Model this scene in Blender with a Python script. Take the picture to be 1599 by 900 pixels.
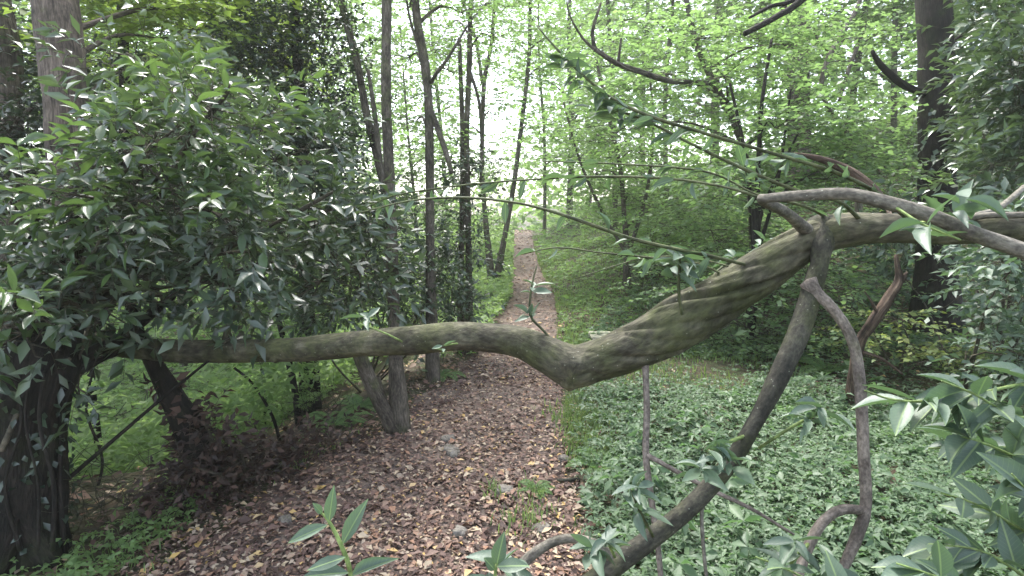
import bpy, math
import numpy as np
for o in list(bpy.data.objects): bpy.data.objects.remove(o)
rng = np.random.default_rng(11)
R = math.radians
C = bpy.context.scene.collection
scene = bpy.context.scene

# ------------------------------------------------------------------ camera
PITCH, FX, EYE = R(7.7), 888.0, 1.6
cam = bpy.data.cameras.new('camera'); camo = bpy.data.objects.new('camera', cam); C.objects.link(camo)
cam.sensor_width = 36.0; cam.lens = 36.0 * FX / 1599.0; cam.clip_start = 0.05; cam.clip_end = 600
camo.location = (0, 0, EYE); camo.rotation_euler = (R(90) - PITCH, 0, 0)
scene.camera = camo
# ------------------------------------------------------------------ sky, sun, exposure
SUN_EL, SUN_AZ = R(60), R(-20)            # azimuth measured from +Y towards +X
w = bpy.data.worlds.new('World'); scene.world = w; w.use_nodes = True
nt = w.node_tree; bg = nt.nodes['Background']
sky = nt.nodes.new('ShaderNodeTexSky'); sky.sky_type = 'NISHITA'; sky.sun_disc = False
sky.sun_elevation = SUN_EL; sky.sun_rotation = SUN_AZ; sky.air_density = 1.0; sky.dust_density = 2.5
hs = nt.nodes.new('ShaderNodeHueSaturation'); hs.inputs['Saturation'].default_value = 0.58
nt.links.new(sky.outputs[0], hs.inputs['Color']); nt.links.new(hs.outputs[0], bg.inputs[0])
bg.inputs[1].default_value = 0.15
sl = bpy.data.lights.new('sun', 'SUN'); sl.energy = 1.5; sl.angle = R(14); sl.color = (1, 0.98, 0.94)
so = bpy.data.objects.new('sun', sl); C.objects.link(so)
so.rotation_euler = (R(90) - SUN_EL, 0, R(180) - SUN_AZ)
so.location = (0, 0, 30)
vs = scene.view_settings
scene.display_settings.display_device = 'sRGB'
vs.view_transform = 'Standard'; vs.look = 'None'; vs.gamma = 1.0; vs.use_curve_mapping = False
vs.exposure = 2.5
cy = scene.cycles
cy.max_bounces = 6; cy.diffuse_bounces = 4; cy.glossy_bounces = 2; cy.transmission_bounces = 3
cy.transparent_max_bounces = 4; cy.caustics_reflective = False; cy.caustics_refractive = False
cy.volume_bounces = 1; cy.sample_clamp_indirect = 6.0; cy.use_denoising = True

# ------------------------------------------------------------------ terrain functions
def table(xs, ys, sm=0.5):
    t = np.arange(-30, 140, 0.1); v = np.interp(t, xs, ys)
    k = np.exp(-0.5 * (np.arange(-30, 31) * 0.1 / sm) ** 2); k /= k.sum()
    v = np.convolve(np.pad(v, 30, mode='edge'), k, mode='valid')
    return lambda y: np.interp(y, t, v)
XL = table([-3, 2.3, 3.2, 3.7, 4.2, 5.2, 6.1, 10, 14, 20, 28, 60], [-1.8, -1.6, -1.4, -1.13, -.85, -.68, -.38, -.02, 0, .05, .1, .4], .35)
XR = table([-3, 2.3, 3.7, 4.6, 5.7, 8.4, 10, 14, 20, 28, 60], [.3, .3, .39, .45, .52, .67, .8, .72, .8, .95, 1.3], .35)
ZP = table([-30, 0, 6, 12, 20, 28, 36, 60, 140], [0, 0, 0, .08, .30, .58, .45, -.6, -2], 2.0)
def sstep(a, b, x):
    t = np.clip((x - a) / (b - a), 0, 1); return t * t * (3 - 2 * t)
def wob(x, y):
    return (np.sin(x * 1.7 + 1.3 * np.sin(y * .9)) * np.sin(y * 1.45 + .7 * x) * .5 + np.sin(x * 3.9 + y * 2.3) * .25 + np.sin(y * 4.7 - x * 3.1) * .2)
def H(x, y):
    x = np.asarray(x, float); y = np.asarray(y, float)
    a = np.maximum(XL(y) - x - .3 - 1.5 * (1 - sstep(2.7, 4.0, y)), 0); b = np.maximum(x - XR(y) - .3, 0)
    drop = 2.7 * (1 - np.exp(-(a / 3.6) ** 1.5)) * sstep(40, 14, y) + .5 * (1 - np.exp(-a / 2)) * sstep(14, 40, y)
    far = .22 * np.maximum(a - 13, 0)
    rise = b * .36 * sstep(6, 11, y) + np.maximum(b - 2.4, 0) * .20 + .04 * np.minimum(b, 1)
    rise = 7 * (1 - np.exp(-rise / 7))
    off = sstep(0, .6, np.maximum(a, b))
    n = wob(x, y) * (.012 + .075 * off) + .25 * np.sin(x * .31 + 1) * np.sin(y * .27) * sstep(2, 8, np.maximum(a, b))
    return ZP(y) - drop + np.minimum(far, 7) + rise + n
CP, SP = math.cos(PITCH), math.sin(PITCH)
def P(px, py, d):
    cx = (px - 799.5) / FX; cyy = (450 - py) / FX
    return np.array([d * cx, d * (CP + cyy * SP), EYE + d * (-SP + cyy * CP)])
def G(px, py):                                   # where the sight line meets the ground
    d = np.concatenate([np.arange(1, 12, .02), np.arange(12, 80, .1)])
    p = np.stack([P(px, py, q) for q in d]); g = H(p[:, 0], p[:, 1])
    i = np.argmax(p[:, 2] <= g) if (p[:, 2] <= g).any() else len(d) - 1
    return np.array([p[i, 0], p[i, 1], g[i]])
def D(px, d):                                    # ground point under column px at distance d
    x = d * (px - 799.5) / FX; return np.array([x, d, float(H(x, d))])

# ------------------------------------------------------------------ mesh building
class MB:
    def __init__(s): s.V = []; s.F = {}; s.A = []; s.n = 0; s.hasA = False
    def add(s, V, F, A=None):
        V = np.asarray(V, float).reshape(-1, 3)
        for k, f in F.items():
            if len(f): s.F.setdefault(k, []).append(np.asarray(f, int) + s.n)
        s.V.append(V); s.n += len(V)
        if A is None: A = np.zeros_like(V)
        else: s.hasA = True
        s.A.append(A)
    def build(s, name, mat, parent=None, smooth=True):
        V = np.concatenate(s.V)
        base = np.array(parent.get('_base', (0, 0, 0))) if parent is not None else np.zeros(3)
        me = bpy.data.meshes.new(name); me.vertices.add(len(V))
        me.vertices.foreach_set('co', (V - base).astype(np.float32).ravel())
        loops = []; starts = []; tot = []; c = 0
        for k, fl in s.F.items():
            f = np.concatenate(fl); loops.append(f.ravel()); m = len(f)
            starts.append(c + np.arange(m) * k); tot.append(np.full(m, k)); c += m * k
        loops = np.concatenate(loops); starts = np.concatenate(starts); tot = np.concatenate(tot)
        me.loops.add(len(loops)); me.loops.foreach_set('vertex_index', loops.astype(np.int32))
        me.polygons.add(len(starts)); me.polygons.foreach_set('loop_start', starts.astype(np.int32))
        me.polygons.foreach_set('loop_total', tot.astype(np.int32))
        me.polygons.foreach_set('use_smooth', np.full(len(starts), smooth))
        if s.hasA:
            at = me.attributes.new('bc', 'FLOAT_VECTOR', 'POINT')
            at.data.foreach_set('vector', np.concatenate(s.A).astype(np.float32).ravel())
        me.update(calc_edges=True); me.validate()
        if mat: me.materials.append(mat)
        o = bpy.data.objects.new(name, me); C.objects.link(o)
        if parent is not None: o.parent = parent
        if 'isfoliage' in s.__dict__: o['foliage'] = 1
        return o
def nrm(v): return v / np.maximum(np.linalg.norm(v, axis=-1, keepdims=True), 1e-9)
def spline(pts, step=None, n=None):              # Catmull-Rom through rows (any columns; first three are xyz)
    p = np.asarray(pts, float)
    if len(p) == 2: p = np.array([p[0], (p[0] + p[1]) / 2, p[1]])
    q = np.vstack([2 * p[0] - p[1], p, 2 * p[-1] - p[-2]]); out = []
    for i in range(1, len(q) - 2):
        L = np.linalg.norm(q[i + 1, :3] - q[i, :3]); m = max(2, int(L / step)) if step else n
        t = np.linspace(0, 1, m, endpoint=False)[:, None]
        a, b, c, d = q[i - 1], q[i], q[i + 1], q[i + 2]
        out.append(.5 * (2 * b + (c - a) * t + (2 * a - 5 * b + 4 * c - d) * t ** 2 + (3 * b - a - 3 * c + d) * t ** 3))
    return np.vstack(out + [p[-1:]])
def tube(mb, pts, rad, sides=8, ridge=None, nr=3, twist=0., rough=.0, seed=0, cap=True):
    pts = np.asarray(pts, float); n = len(pts); rad = np.maximum(np.asarray(rad, float), .0008)
    T = nrm(np.gradient(pts, axis=0)); N = np.zeros_like(T)
    a = np.array([0, 0, 1.]) if abs(T[0, 2]) < .9 else np.array([1., 0, 0])
    N[0] = nrm(a - T[0] * (a @ T[0]))
    for i in range(1, n): N[i] = nrm(N[i - 1] - T[i] * (N[i - 1] @ T[i]))
    B = np.cross(T, N); s = np.concatenate([[0], np.cumsum(np.linalg.norm(np.diff(pts, axis=0), axis=1))])
    th = np.linspace(0, 2 * np.pi, sides, endpoint=False)[None, :]; S = s[:, None]
    r = rad[:, None] * np.ones_like(th)
    if ridge is not None:
        wb = 1. if abs(twist) > 5 else 0.; t1 = th + twist / nr * S
        ph = nr * t1 + wb * (.7 * np.sin(t1 * 2 + S * 3 + 1) + .35 * np.sin(S * 9 - th)); am = 1 + wb * .6 * np.sin(2 * t1 - S * 6.3 + 2)
        g1 = 1 - np.exp(-(np.sin(ph * .5) / .28) ** 2); g2 = np.exp(-(np.sin(ph * .5 + 1.1 + .6 * np.sin(S * 7)) / .16) ** 2)
        r = r * (1 + np.asarray(ridge)[:, None] * am * ((g1 - .75) * 1.1 - wb * .35 * g2))
    if rough:
        q = seed * 1.7
        r = r * (1 + rough * (np.sin(2 * th + 9 * S + q) * .5 + np.sin(3 * th - 17 * S + 2 * q) * .35 + np.sin(5 * th + 31 * S + q) * .25 + np.sin(13 * S + q) * .5))
    V = pts[:, None, :] + r[..., None] * (np.cos(th)[..., None] * N[:, None, :] + np.sin(th)[..., None] * B[:, None, :])
    rm = rad.mean() * 0 + rad[:, None]
    A = np.stack([rm * np.cos(th), rm * np.sin(th), S + 0 * th + seed * 3.3], -1)
    i = np.arange(n - 1)[:, None] * sides; j = np.arange(sides)[None, :]; k = (j + 1) % sides
    F = np.stack([i + j, i + k, i + sides + k, i + sides + j], -1).reshape(-1, 4)
    V = V.reshape(-1, 3); A = A.reshape(-1, 3); Fd = {4: F}
    if cap:
        V = np.vstack([V, pts[:1] - T[:1] * rad[0] * .3, pts[-1:] + T[-1:] * rad[-1] * .5]); A = np.vstack([A, [[0, 0, s[0]]], [[0, 0, s[-1]]]])
        jj = np.arange(sides); kk = (jj + 1) % sides; e = (n - 1) * sides
        Fd[3] = np.vstack([np.stack([kk, jj, np.full(sides, n * sides)], -1), np.stack([e + jj, e + kk, np.full(sides, n * sides + 1)], -1)])
    mb.add(V, Fd, A)
def pxspline(rows, step=.03):                    # rows of (px, py, depth, width_px)
    a = np.array([[*P(r[0], r[1], r[2]), r[3] / 2 * r[2] / FX] for r in rows]); s = spline(a, step)
    return s[:, :3], s[:, 3]
def twigs(mb, p0, p1, p2, r0, r2):               # many thin three-sided twigs at once
    n = len(p0)
    if n == 0: return
    d = nrm(p2 - p0); a = nrm(np.cross(d, np.array([.31, .2, .93]))); b = np.cross(d, a)
    th = np.array([0, 2.1, 4.2]); r0 = np.broadcast_to(r0, n); r2 = np.broadcast_to(r2, n)
    V = np.zeros((n, 3, 3, 3))
    for i, (p, r) in enumerate(((p0, r0), (p1, (r0 + r2) / 2), (p2, r2))):
        V[:, i] = p[:, None] + r[:, None, None] * (np.cos(th)[None, :, None] * a[:, None] + np.sin(th)[None, :, None] * b[:, None])
    f = []
    for i in (0, 1):
        for j in range(3):
            k = (j + 1) % 3; f.append([i * 3 + j, i * 3 + k, i * 3 + 3 + k, i * 3 + 3 + j])
    F = (np.arange(n)[:, None, None] * 9 + np.array(f)[None]).reshape(-1, 4)
    A = np.zeros((n * 9, 3)); A[:, 2] = V.reshape(-1, 3)[:, 0] * 3 + V.reshape(-1, 3)[:, 2] * 3
    mb.add(V.reshape(-1, 3), {4: F}, A)
# leaf templates: (u along, v across, w out of the leaf)
LT = {'low': ([(0, 0, 0), (.5, -.5, .06), (1, 0, -.05), (.5, .5, .06)], {4: [(0, 1, 2, 3)]}),
      'mid': ([(0, 0, 0), (.48, -.5, .09), (.5, 0, .0), (.48, .5, .09), (1, 0, -.12)], {3: [(0, 1, 2), (0, 2, 3), (1, 4, 2), (2, 4, 3)]})}
def hi_t(curl=.16, fold=.12):
    us = [.10, .26, .45, .64, .82, .93]; hw = [.19, .40, .5, .44, .25, .11]; V = [(0, 0, 0)]
    for u, h in zip(us, hw): V += [(u, -h, fold * h * 2 - curl * u * u), (u, 0, -curl * u * u), (u, h, fold * h * 2 - curl * u * u)]
    V.append((1, 0, -curl)); n = len(us)
    q = []; t = [(0, 1, 2), (0, 2, 3)]
    for i in range(n - 1):
        a = 1 + 3 * i; q += [(a, a + 3, a + 4, a + 1), (a + 1, a + 4, a + 5, a + 2)]
    a = 1 + 3 * (n - 1); t += [(a, a + 3, a + 1), (a + 1, a + 3, a + 2)]
    return V, {3: t, 4: q}
LT['hi'] = hi_t()
def leaves(mb, base, d, nr, L, W, kind='mid'):
    n = len(base)
    if n == 0: return
    T, F = LT[kind]; T = np.array(T); m = len(T); d = nrm(d)
    nr = nrm(nr - d * (nr * d).sum(-1, keepdims=True)); s = np.cross(nr, d)
    L = np.broadcast_to(L, n)[:, None, None]; W = np.broadcast_to(W, n)[:, None, None]
    curl = rng.uniform(.3, 1.9, n)[:, None, None]
    V = base[:, None] + L * T[None, :, 0:1] * d[:, None] + W * T[None, :, 1:2] * s[:, None] + L * T[None, :, 2:3] * curl * nr[:, None]
    A = None
    if kind == 'hi': A = np.tile(np.stack([T[:, 0], T[:, 1], np.ones(m)], -1), (n, 1))
    mb.add(V.reshape(-1, 3), {k: (np.arange(n)[:, None, None] * m + np.array(f)[None]).reshape(-1, k) for k, f in F.items()}, A)
def rand_dir(n): return nrm(rng.normal(size=(n, 3)))
Z = np.array([0, 0, 1.])
def spray(lmb, smb, org, dr, ln, k, L, W, style='whorl', kind='mid', tw=.0016, droop=.15, jit=.45, fw=None):
    n = len(org)
    if n == 0: return
    dr = nrm(dr); ln = np.broadcast_to(ln, n)
    p2 = org + dr * ln[:, None] - Z * (droop * ln)[:, None]; p1 = org + dr * (ln * .5)[:, None] + Z * (.04 * ln)[:, None]
    if smb is not None: twigs(smb, org, p1, p2, tw, tw * .6)
    t = np.linspace(.12, 1, k) if style == 'flat' else np.linspace(.12, 1, k) ** .75
    t = np.clip(t[None] + rng.normal(0, .03, (n, k)), .05, 1)
    base = (1 - t[..., None]) ** 2 * org[:, None] + 2 * (t * (1 - t))[..., None] * (2 * p1 - .5 * (org + p2))[:, None] + (t ** 2)[..., None] * p2[:, None]
    if style == 'flat':
        h = nrm(np.cross(Z, dr) + 1e-4); sg = np.where(np.arange(k) % 2, 1., -1.)[None, :, None]
        out = h[:, None] * sg; fw = fw or .65
    else:
        e1 = nrm(np.cross(dr, np.array([.2, .3, .9]))); e2 = np.cross(dr, e1)
        an = np.arange(k)[None] * 2.4 + rng.uniform(0, 6.28, (n, 1))
        out = np.cos(an)[..., None] * e1[:, None] + np.sin(an)[..., None] * e2[:, None]; fw = fw or .75
    ld = nrm((dr[:, None] * fw + out * .8 + rng.normal(0, .18, (n, k, 3))) * (np.array([1, 1, .6]) if style == 'whorl' else 1) - Z * (.12 if style == 'flat' else .14))
    nr = Z + rng.normal(0, jit, (n, k, 3)) + (0 if style == 'flat' else .25) * out
    sz = np.clip(rng.normal(1, .2, (n, k)), .45, 1.5)
    leaves(lmb, base.reshape(-1, 3), ld.reshape(-1, 3), nr.reshape(-1, 3), (L * sz).ravel(), (W * sz).ravel(), kind)

# ------------------------------------------------------------------ materials
def new_mat(name):
    m = bpy.data.materials.new(name); m.use_nodes = True; n = m.node_tree.nodes; l = m.node_tree.links
    n.clear(); out = n.new('ShaderNodeOutputMaterial'); return m, n, l, out
def ramp(n, stops, interp='LINEAR'):
    r = n.new('ShaderNodeValToRGB'); r.color_ramp.interpolation = interp; e = r.color_ramp.elements
    while len(e) < len(stops): e.new(.5)
    for i, (p, c) in enumerate(stops): e[i].position = p; e[i].color = (*c, 1)
    return r
def leaf_mat(name, stops, trans=(.25, .45, .06), fac=.35, rough=.38, spec=.5, nscale=1.1, nmix=.35, rib=0):
    m, n, l, out = new_mat(name)
    g = n.new('ShaderNodeNewGeometry'); tc = n.new('ShaderNodeTexCoord'); no = n.new('ShaderNodeTexNoise')
    no.inputs['Scale'].default_value = nscale; no.inputs['Detail'].default_value = 2; l.new(tc.outputs['Object'], no.inputs['Vector'])
    mx = n.new('ShaderNodeMix'); mx.inputs[0].default_value = nmix
    l.new(g.outputs['Random Per Island'], mx.inputs[2]); l.new(no.outputs['Fac'], mx.inputs[3])
    r = ramp(n, stops); l.new(mx.outputs[0], r.inputs[0])
    hsv = n.new('ShaderNodeHueSaturation'); oi = n.new('ShaderNodeObjectInfo')
    mr = n.new('ShaderNodeMapRange'); hsv.inputs['Saturation'].default_value = .93; mr.inputs[3].default_value = .85; mr.inputs[4].default_value = 1.25
    l.new(oi.outputs['Random'], mr.inputs[0]); l.new(mr.outputs[0], hsv.inputs['Value']); l.new(r.outputs[0], hsv.inputs['Color'])
    p = n.new('ShaderNodeBsdfPrincipled'); p.inputs['Roughness'].default_value = rough; p.inputs['Specular IOR Level'].default_value = spec
    col = hsv.outputs[0]
    if rib:                                      # pale midrib and side veins
        at = n.new('ShaderNodeAttribute'); at.attribute_name = 'bc'; sx = n.new('ShaderNodeSeparateXYZ'); l.new(at.outputs['Vector'], sx.inputs[0])
        ab = n.new('ShaderNodeMath'); ab.operation = 'ABSOLUTE'; l.new(sx.outputs[1], ab.inputs[0])
        m1 = n.new('ShaderNodeMapRange'); m1.inputs[1].default_value = .055; m1.inputs[2].default_value = .02; l.new(ab.outputs[0], m1.inputs[0])
        ve = n.new('ShaderNodeMath'); ve.operation = 'MULTIPLY_ADD'; ve.inputs[1].default_value = -.55; l.new(ab.outputs[0], ve.inputs[0]); l.new(sx.outputs[0], ve.inputs[2])
        vf = n.new('ShaderNodeMath'); vf.operation = 'MULTIPLY'; vf.inputs[1].default_value = 11; l.new(ve.outputs[0], vf.inputs[0]); fr = n.new('ShaderNodeMath'); fr.operation = 'FRACT'; l.new(vf.outputs[0], fr.inputs[0])
        m2 = n.new('ShaderNodeMapRange'); m2.inputs[1].default_value = .16; m2.inputs[2].default_value = .0; m2.inputs[4].default_value = .35; l.new(fr.outputs[0], m2.inputs[0])
        mm = n.new('ShaderNodeMath'); mm.operation = 'MAXIMUM'; l.new(m1.outputs[0], mm.inputs[0]); l.new(m2.outputs[0], mm.inputs[1])
        mz_ = n.new('ShaderNodeMath'); mz_.operation = 'MULTIPLY'; l.new(mm.outputs[0], mz_.inputs[0]); l.new(sx.outputs[2], mz_.inputs[1])
        mc = n.new('ShaderNodeMix'); mc.data_type = 'RGBA'; mc.inputs[7].default_value = (.22, .30, .13, 1); l.new(mz_.outputs[0], mc.inputs[0]); l.new(col, mc.inputs[6]); col = mc.outputs[2]
    l.new(col, p.inputs['Base Color'])
    fine = n.new('ShaderNodeTexNoise'); fine.inputs['Scale'].default_value = 60; l.new(tc.outputs['Object'], fine.inputs['Vector'])
    bu = n.new('ShaderNodeBump'); bu.inputs['Strength'].default_value = .15; bu.inputs['Distance'].default_value = .01
    l.new(fine.outputs['Fac'], bu.inputs['Height']); l.new(bu.outputs[0], p.inputs['Normal'])
    t = n.new('ShaderNodeBsdfTranslucent'); mt = n.new('ShaderNodeMix'); mt.data_type = 'RGBA'; mt.inputs[0].default_value = .6
    mt.inputs[7].default_value = (*trans, 1); l.new(hsv.outputs[0], mt.inputs[6]); l.new(mt.outputs[2], t.inputs['Color'])
    ms = n.new('ShaderNodeMixShader'); ms.inputs[0].default_value = fac; l.new(p.outputs[0], ms.inputs[1]); l.new(t.outputs[0], ms.inputs[2])
    l.new(ms.outputs[0], out.inputs[0]); return m
def bark_mat(name, cols, moss=(.07, .085, .03), mossamt=.4, stretch=.22, scale=30, bump=.6, rough=.85, spec=.2, spots=0):
    m, n, l, out = new_mat(name)
    at = n.new('ShaderNodeAttribute'); at.attribute_name = 'bc'; mp = n.new('ShaderNodeMapping'); mp.inputs['Scale'].default_value = (1, 1, stretch)
    l.new(at.outputs['Vector'], mp.inputs[0])
    n1 = n.new('ShaderNodeTexNoise'); n1.inputs['Scale'].default_value = scale; n1.inputs['Detail'].default_value = 6; n1.inputs['Roughness'].default_value = .65
    l.new(mp.outputs[0], n1.inputs['Vector'])
    r = ramp(n, [(.28, cols[0]), (.5, cols[1]), (.72, cols[2])]); l.new(n1.outputs['Fac'], r.inputs[0])
    tc = n.new('ShaderNodeTexCoord'); n2 = n.new('ShaderNodeTexNoise'); n2.inputs['Scale'].default_value = 5; n2.inputs['Detail'].default_value = 5
    n2.inputs['Roughness'].default_value = .7; l.new(tc.outputs['Object'], n2.inputs['Vector'])
    mr = n.new('ShaderNodeMapRange'); mr.inputs[1].default_value = .62 - mossamt * .35; mr.inputs[2].default_value = .78 - mossamt * .3; l.new(n2.outputs['Fac'], mr.inputs[0])
    mx = n.new('ShaderNodeMix'); mx.data_type = 'RGBA'; mx.inputs[7].default_value = (*moss, 1); l.new(mr.outputs[0], mx.inputs[0]); l.new(r.outputs[0], mx.inputs[6])
    fn = n.new('ShaderNodeTexNoise'); fn.inputs['Scale'].default_value = scale * 4; fn.inputs['Detail'].default_value = 4; l.new(mp.outputs[0], fn.inputs['Vector'])
    st = n.new('ShaderNodeTexNoise'); st.inputs['Scale'].default_value = 4.2; st.inputs['Detail'].default_value = 6; st.inputs['Roughness'].default_value = .75; st.inputs['Distortion'].default_value = .6; l.new(tc.outputs['Object'], st.inputs['Vector'])
    f1 = n.new('ShaderNodeMapRange'); f1.inputs[1].default_value = .3; f1.inputs[2].default_value = .7; f1.inputs[3].default_value = .62; f1.inputs[4].default_value = 1.25; l.new(fn.outputs['Fac'], f1.inputs[0])
    f2 = n.new('ShaderNodeMapRange'); f2.inputs[1].default_value = .36; f2.inputs[2].default_value = .58; f2.inputs[3].default_value = .42; f2.inputs[4].default_value = 1.12; l.new(st.outputs['Fac'], f2.inputs[0])
    fm = n.new('ShaderNodeMath'); fm.operation = 'MULTIPLY'; l.new(f1.outputs[0], fm.inputs[0]); l.new(f2.outputs[0], fm.inputs[1])
    vm = n.new('ShaderNodeVectorMath'); vm.operation = 'SCALE'; l.new(mx.outputs[2], vm.inputs[0]); l.new(fm.outputs[0], vm.inputs['Scale'])
    col = vm.outputs[0]
    if spots:                                    # pale lichen flecks
        vo = n.new('ShaderNodeTexVoronoi'); vo.inputs['Scale'].default_value = 55; l.new(tc.outputs['Object'], vo.inputs['Vector'])
        m2 = n.new('ShaderNodeMapRange'); m2.inputs[1].default_value = .16; m2.inputs[2].default_value = .05; m2.inputs[4].default_value = spots; l.new(vo.outputs['Distance'], m2.inputs[0])
        wn = n.new('ShaderNodeSeparateColor'); l.new(vo.outputs['Color'], wn.inputs[0]); gt = n.new('ShaderNodeMath'); gt.operation = 'GREATER_THAN'; gt.inputs[1].default_value = .8
        l.new(wn.outputs[0], gt.inputs[0]); mm = n.new('ShaderNodeMath'); mm.operation = 'MULTIPLY'; l.new(gt.outputs[0], mm.inputs[0]); l.new(m2.outputs[0], mm.inputs[1])
        m3 = n.new('ShaderNodeMix'); m3.data_type = 'RGBA'; m3.inputs[7].default_value = (.45, .46, .38, 1); l.new(mm.outputs[0], m3.inputs[0]); l.new(col, m3.inputs[6]); col = m3.outputs[2]
    p = n.new('ShaderNodeBsdfPrincipled'); p.inputs['Roughness'].default_value = rough; p.inputs['Specular IOR Level'].default_value = spec
    l.new(col, p.inputs['Base Color'])
    bu = n.new('ShaderNodeBump'); bu.inputs['Strength'].default_value = bump; bu.inputs['Distance'].default_value = .012
    hs_ = n.new('ShaderNodeMath'); hs_.operation = 'MULTIPLY_ADD'; hs_.inputs[1].default_value = .35; l.new(fn.outputs['Fac'], hs_.inputs[0]); l.new(n1.outputs['Fac'], hs_.inputs[2])
    l.new(hs_.outputs[0], bu.inputs['Height']); l.new(bu.outputs[0], p.inputs['Normal']); l.new(p.outputs[0], out.inputs[0]); return m
def ground_mat(name, a, b, c, scale=6, cell=26, bump=.8):
    m, n, l, out = new_mat(name); tc = n.new('ShaderNodeTexCoord')
    n1 = n.new('ShaderNodeTexNoise'); n1.inputs['Scale'].default_value = scale * .2; n1.inputs['Detail'].default_value = 8; n1.inputs['Roughness'].default_value = .7
    l.new(tc.outputs['Object'], n1.inputs['Vector'])
    vo = n.new('ShaderNodeTexVoronoi'); vo.inputs['Scale'].default_value = cell; vo.inputs['Randomness'].default_value = 1
    nz = n.new('ShaderNodeTexNoise'); nz.inputs['Scale'].default_value = 9; l.new(tc.outputs['Object'], nz.inputs['Vector'])
    ad = n.new('ShaderNodeMixRGB'); ad.inputs[0].default_value = .12; l.new(tc.outputs['Object'], ad.inputs[1]); l.new(nz.outputs['Color'], ad.inputs[2]); l.new(ad.outputs[0], vo.inputs['Vector'])
    sp = n.new('ShaderNodeSeparateColor'); l.new(vo.outputs['Color'], sp.inputs[0])
    r = ramp(n, c, 'CONSTANT'); l.new(sp.outputs[0], r.inputs[0])
    r2 = ramp(n, [(.35, a), (.62, b)]); l.new(n1.outputs['Fac'], r2.inputs[0])
    mr = n.new('ShaderNodeMapRange'); mr.inputs[1].default_value = .3; mr.inputs[2].default_value = .75; mr.inputs[4].default_value = .8
    n3 = n.new('ShaderNodeTexNoise'); n3.inputs['Scale'].default_value = 3; n3.inputs['Detail'].default_value = 6; l.new(tc.outputs['Object'], n3.inputs['Vector']); l.new(n3.outputs['Fac'], mr.inputs[0])
    mx = n.new('ShaderNodeMix'); mx.data_type = 'RGBA'; l.new(mr.outputs[0], mx.inputs[0]); l.new(r2.outputs[0], mx.inputs[6]); l.new(r.outputs[0], mx.inputs[7])
    p = n.new('ShaderNodeBsdfPrincipled'); p.inputs['Roughness'].default_value = .9; p.inputs['Specular IOR Level'].default_value = .2; l.new(mx.outputs[2], p.inputs['Base Color'])
    bu = n.new('ShaderNodeBump'); bu.inputs['Strength'].default_value = bump; bu.inputs['Distance'].default_value = .02
    l.new(vo.outputs['Distance'], bu.inputs['Height']); l.new(bu.outputs[0], p.inputs['Normal']); l.new(p.outputs[0], out.inputs[0]); return m

M = {}
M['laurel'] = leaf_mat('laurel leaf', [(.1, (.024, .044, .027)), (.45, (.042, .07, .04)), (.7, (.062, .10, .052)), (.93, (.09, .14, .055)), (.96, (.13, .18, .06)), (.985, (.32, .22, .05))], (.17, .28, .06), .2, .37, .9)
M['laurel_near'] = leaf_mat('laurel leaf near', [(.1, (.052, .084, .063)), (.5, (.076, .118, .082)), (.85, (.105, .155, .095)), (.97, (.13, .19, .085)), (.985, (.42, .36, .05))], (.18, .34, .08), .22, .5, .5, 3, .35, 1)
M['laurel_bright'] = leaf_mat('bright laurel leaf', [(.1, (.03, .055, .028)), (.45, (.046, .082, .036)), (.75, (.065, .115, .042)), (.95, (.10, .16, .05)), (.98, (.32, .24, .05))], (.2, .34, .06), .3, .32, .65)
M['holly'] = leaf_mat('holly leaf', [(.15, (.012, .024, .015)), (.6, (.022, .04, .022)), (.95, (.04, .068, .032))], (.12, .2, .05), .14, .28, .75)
M['hazel'] = leaf_mat('hazel leaf', [(.15, (.065, .115, .035)), (.5, (.10, .175, .05)), (.85, (.15, .235, .065)), (.98, (.22, .28, .08))], (.33, .53, .15), .5, .5, .35)
M['hazel_shade'] = leaf_mat('understorey leaf', [(.15, (.065, .115, .055)), (.5, (.10, .17, .075)), (.85, (.14, .22, .09)), (.98, (.22, .28, .1))], (.32, .52, .14), .48, .45, .4)
M['yellowish'] = leaf_mat('yellow green leaf', [(.1, (.07, .12, .04)), (.5, (.12, .17, .055)), (.9, (.2, .22, .06))], (.4, .5, .08), .4, .5, .3)
M['ash'] = leaf_mat('light woodland leaf', [(.1, (.065, .11, .035)), (.5, (.10, .165, .05)), (.9, (.16, .23, .065))], (.33, .53, .15), .5, .5, .35)
M['sunny'] = leaf_mat('yellow green woodland leaf', [(.1, (.08, .13, .03)), (.5, (.13, .20, .04)), (.9, (.20, .27, .055))], (.4, .56, .08), .52, .5, .3)  # yellow green variety, brightened in colour to offset shade on its crown
M['far'] = leaf_mat('far woodland leaf', [(.1, (.06, .11, .045)), (.5, (.09, .155, .06)), (.9, (.15, .22, .08))], (.36, .54, .14), .5, .55, .3, .25, .5)
M['herb'] = leaf_mat('ground cover leaf', [(.1, (.052, .09, .048)), (.5, (.082, .133, .068)), (.85, (.115, .172, .084)), (.98, (.19, .23, .095))], (.2, .4, .1), .3, .5, .35, .8, .5)
M['bank'] = leaf_mat('bank plant leaf', [(.1, (.08, .14, .05)), (.5, (.12, .20, .07)), (.85, (.17, .26, .09)), (.98, (.24, .28, .12))], (.3, .5, .1), .4, .6, .25, .8, .5)
M['meadow'] = leaf_mat('slope plant leaf', [(.1, (.06, .11, .04)), (.4, (.12, .20, .07)), (.75, (.18, .28, .095)), (.95, (.26, .35, .13))], (.45, .65, .17), .5, .5, .35, .6, .5)
M['fern'] = leaf_mat('fern frond', [(.1, (.06, .12, .04)), (.5, (.09, .17, .05)), (.9, (.13, .22, .06))], (.25, .45, .08), .35, .55, .3)
M['grass'] = leaf_mat('grass blade', [(.1, (.07, .12, .035)), (.5, (.11, .18, .05)), (.9, (.20, .24, .08))], (.3, .45, .1), .35, .5, .3)
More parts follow.
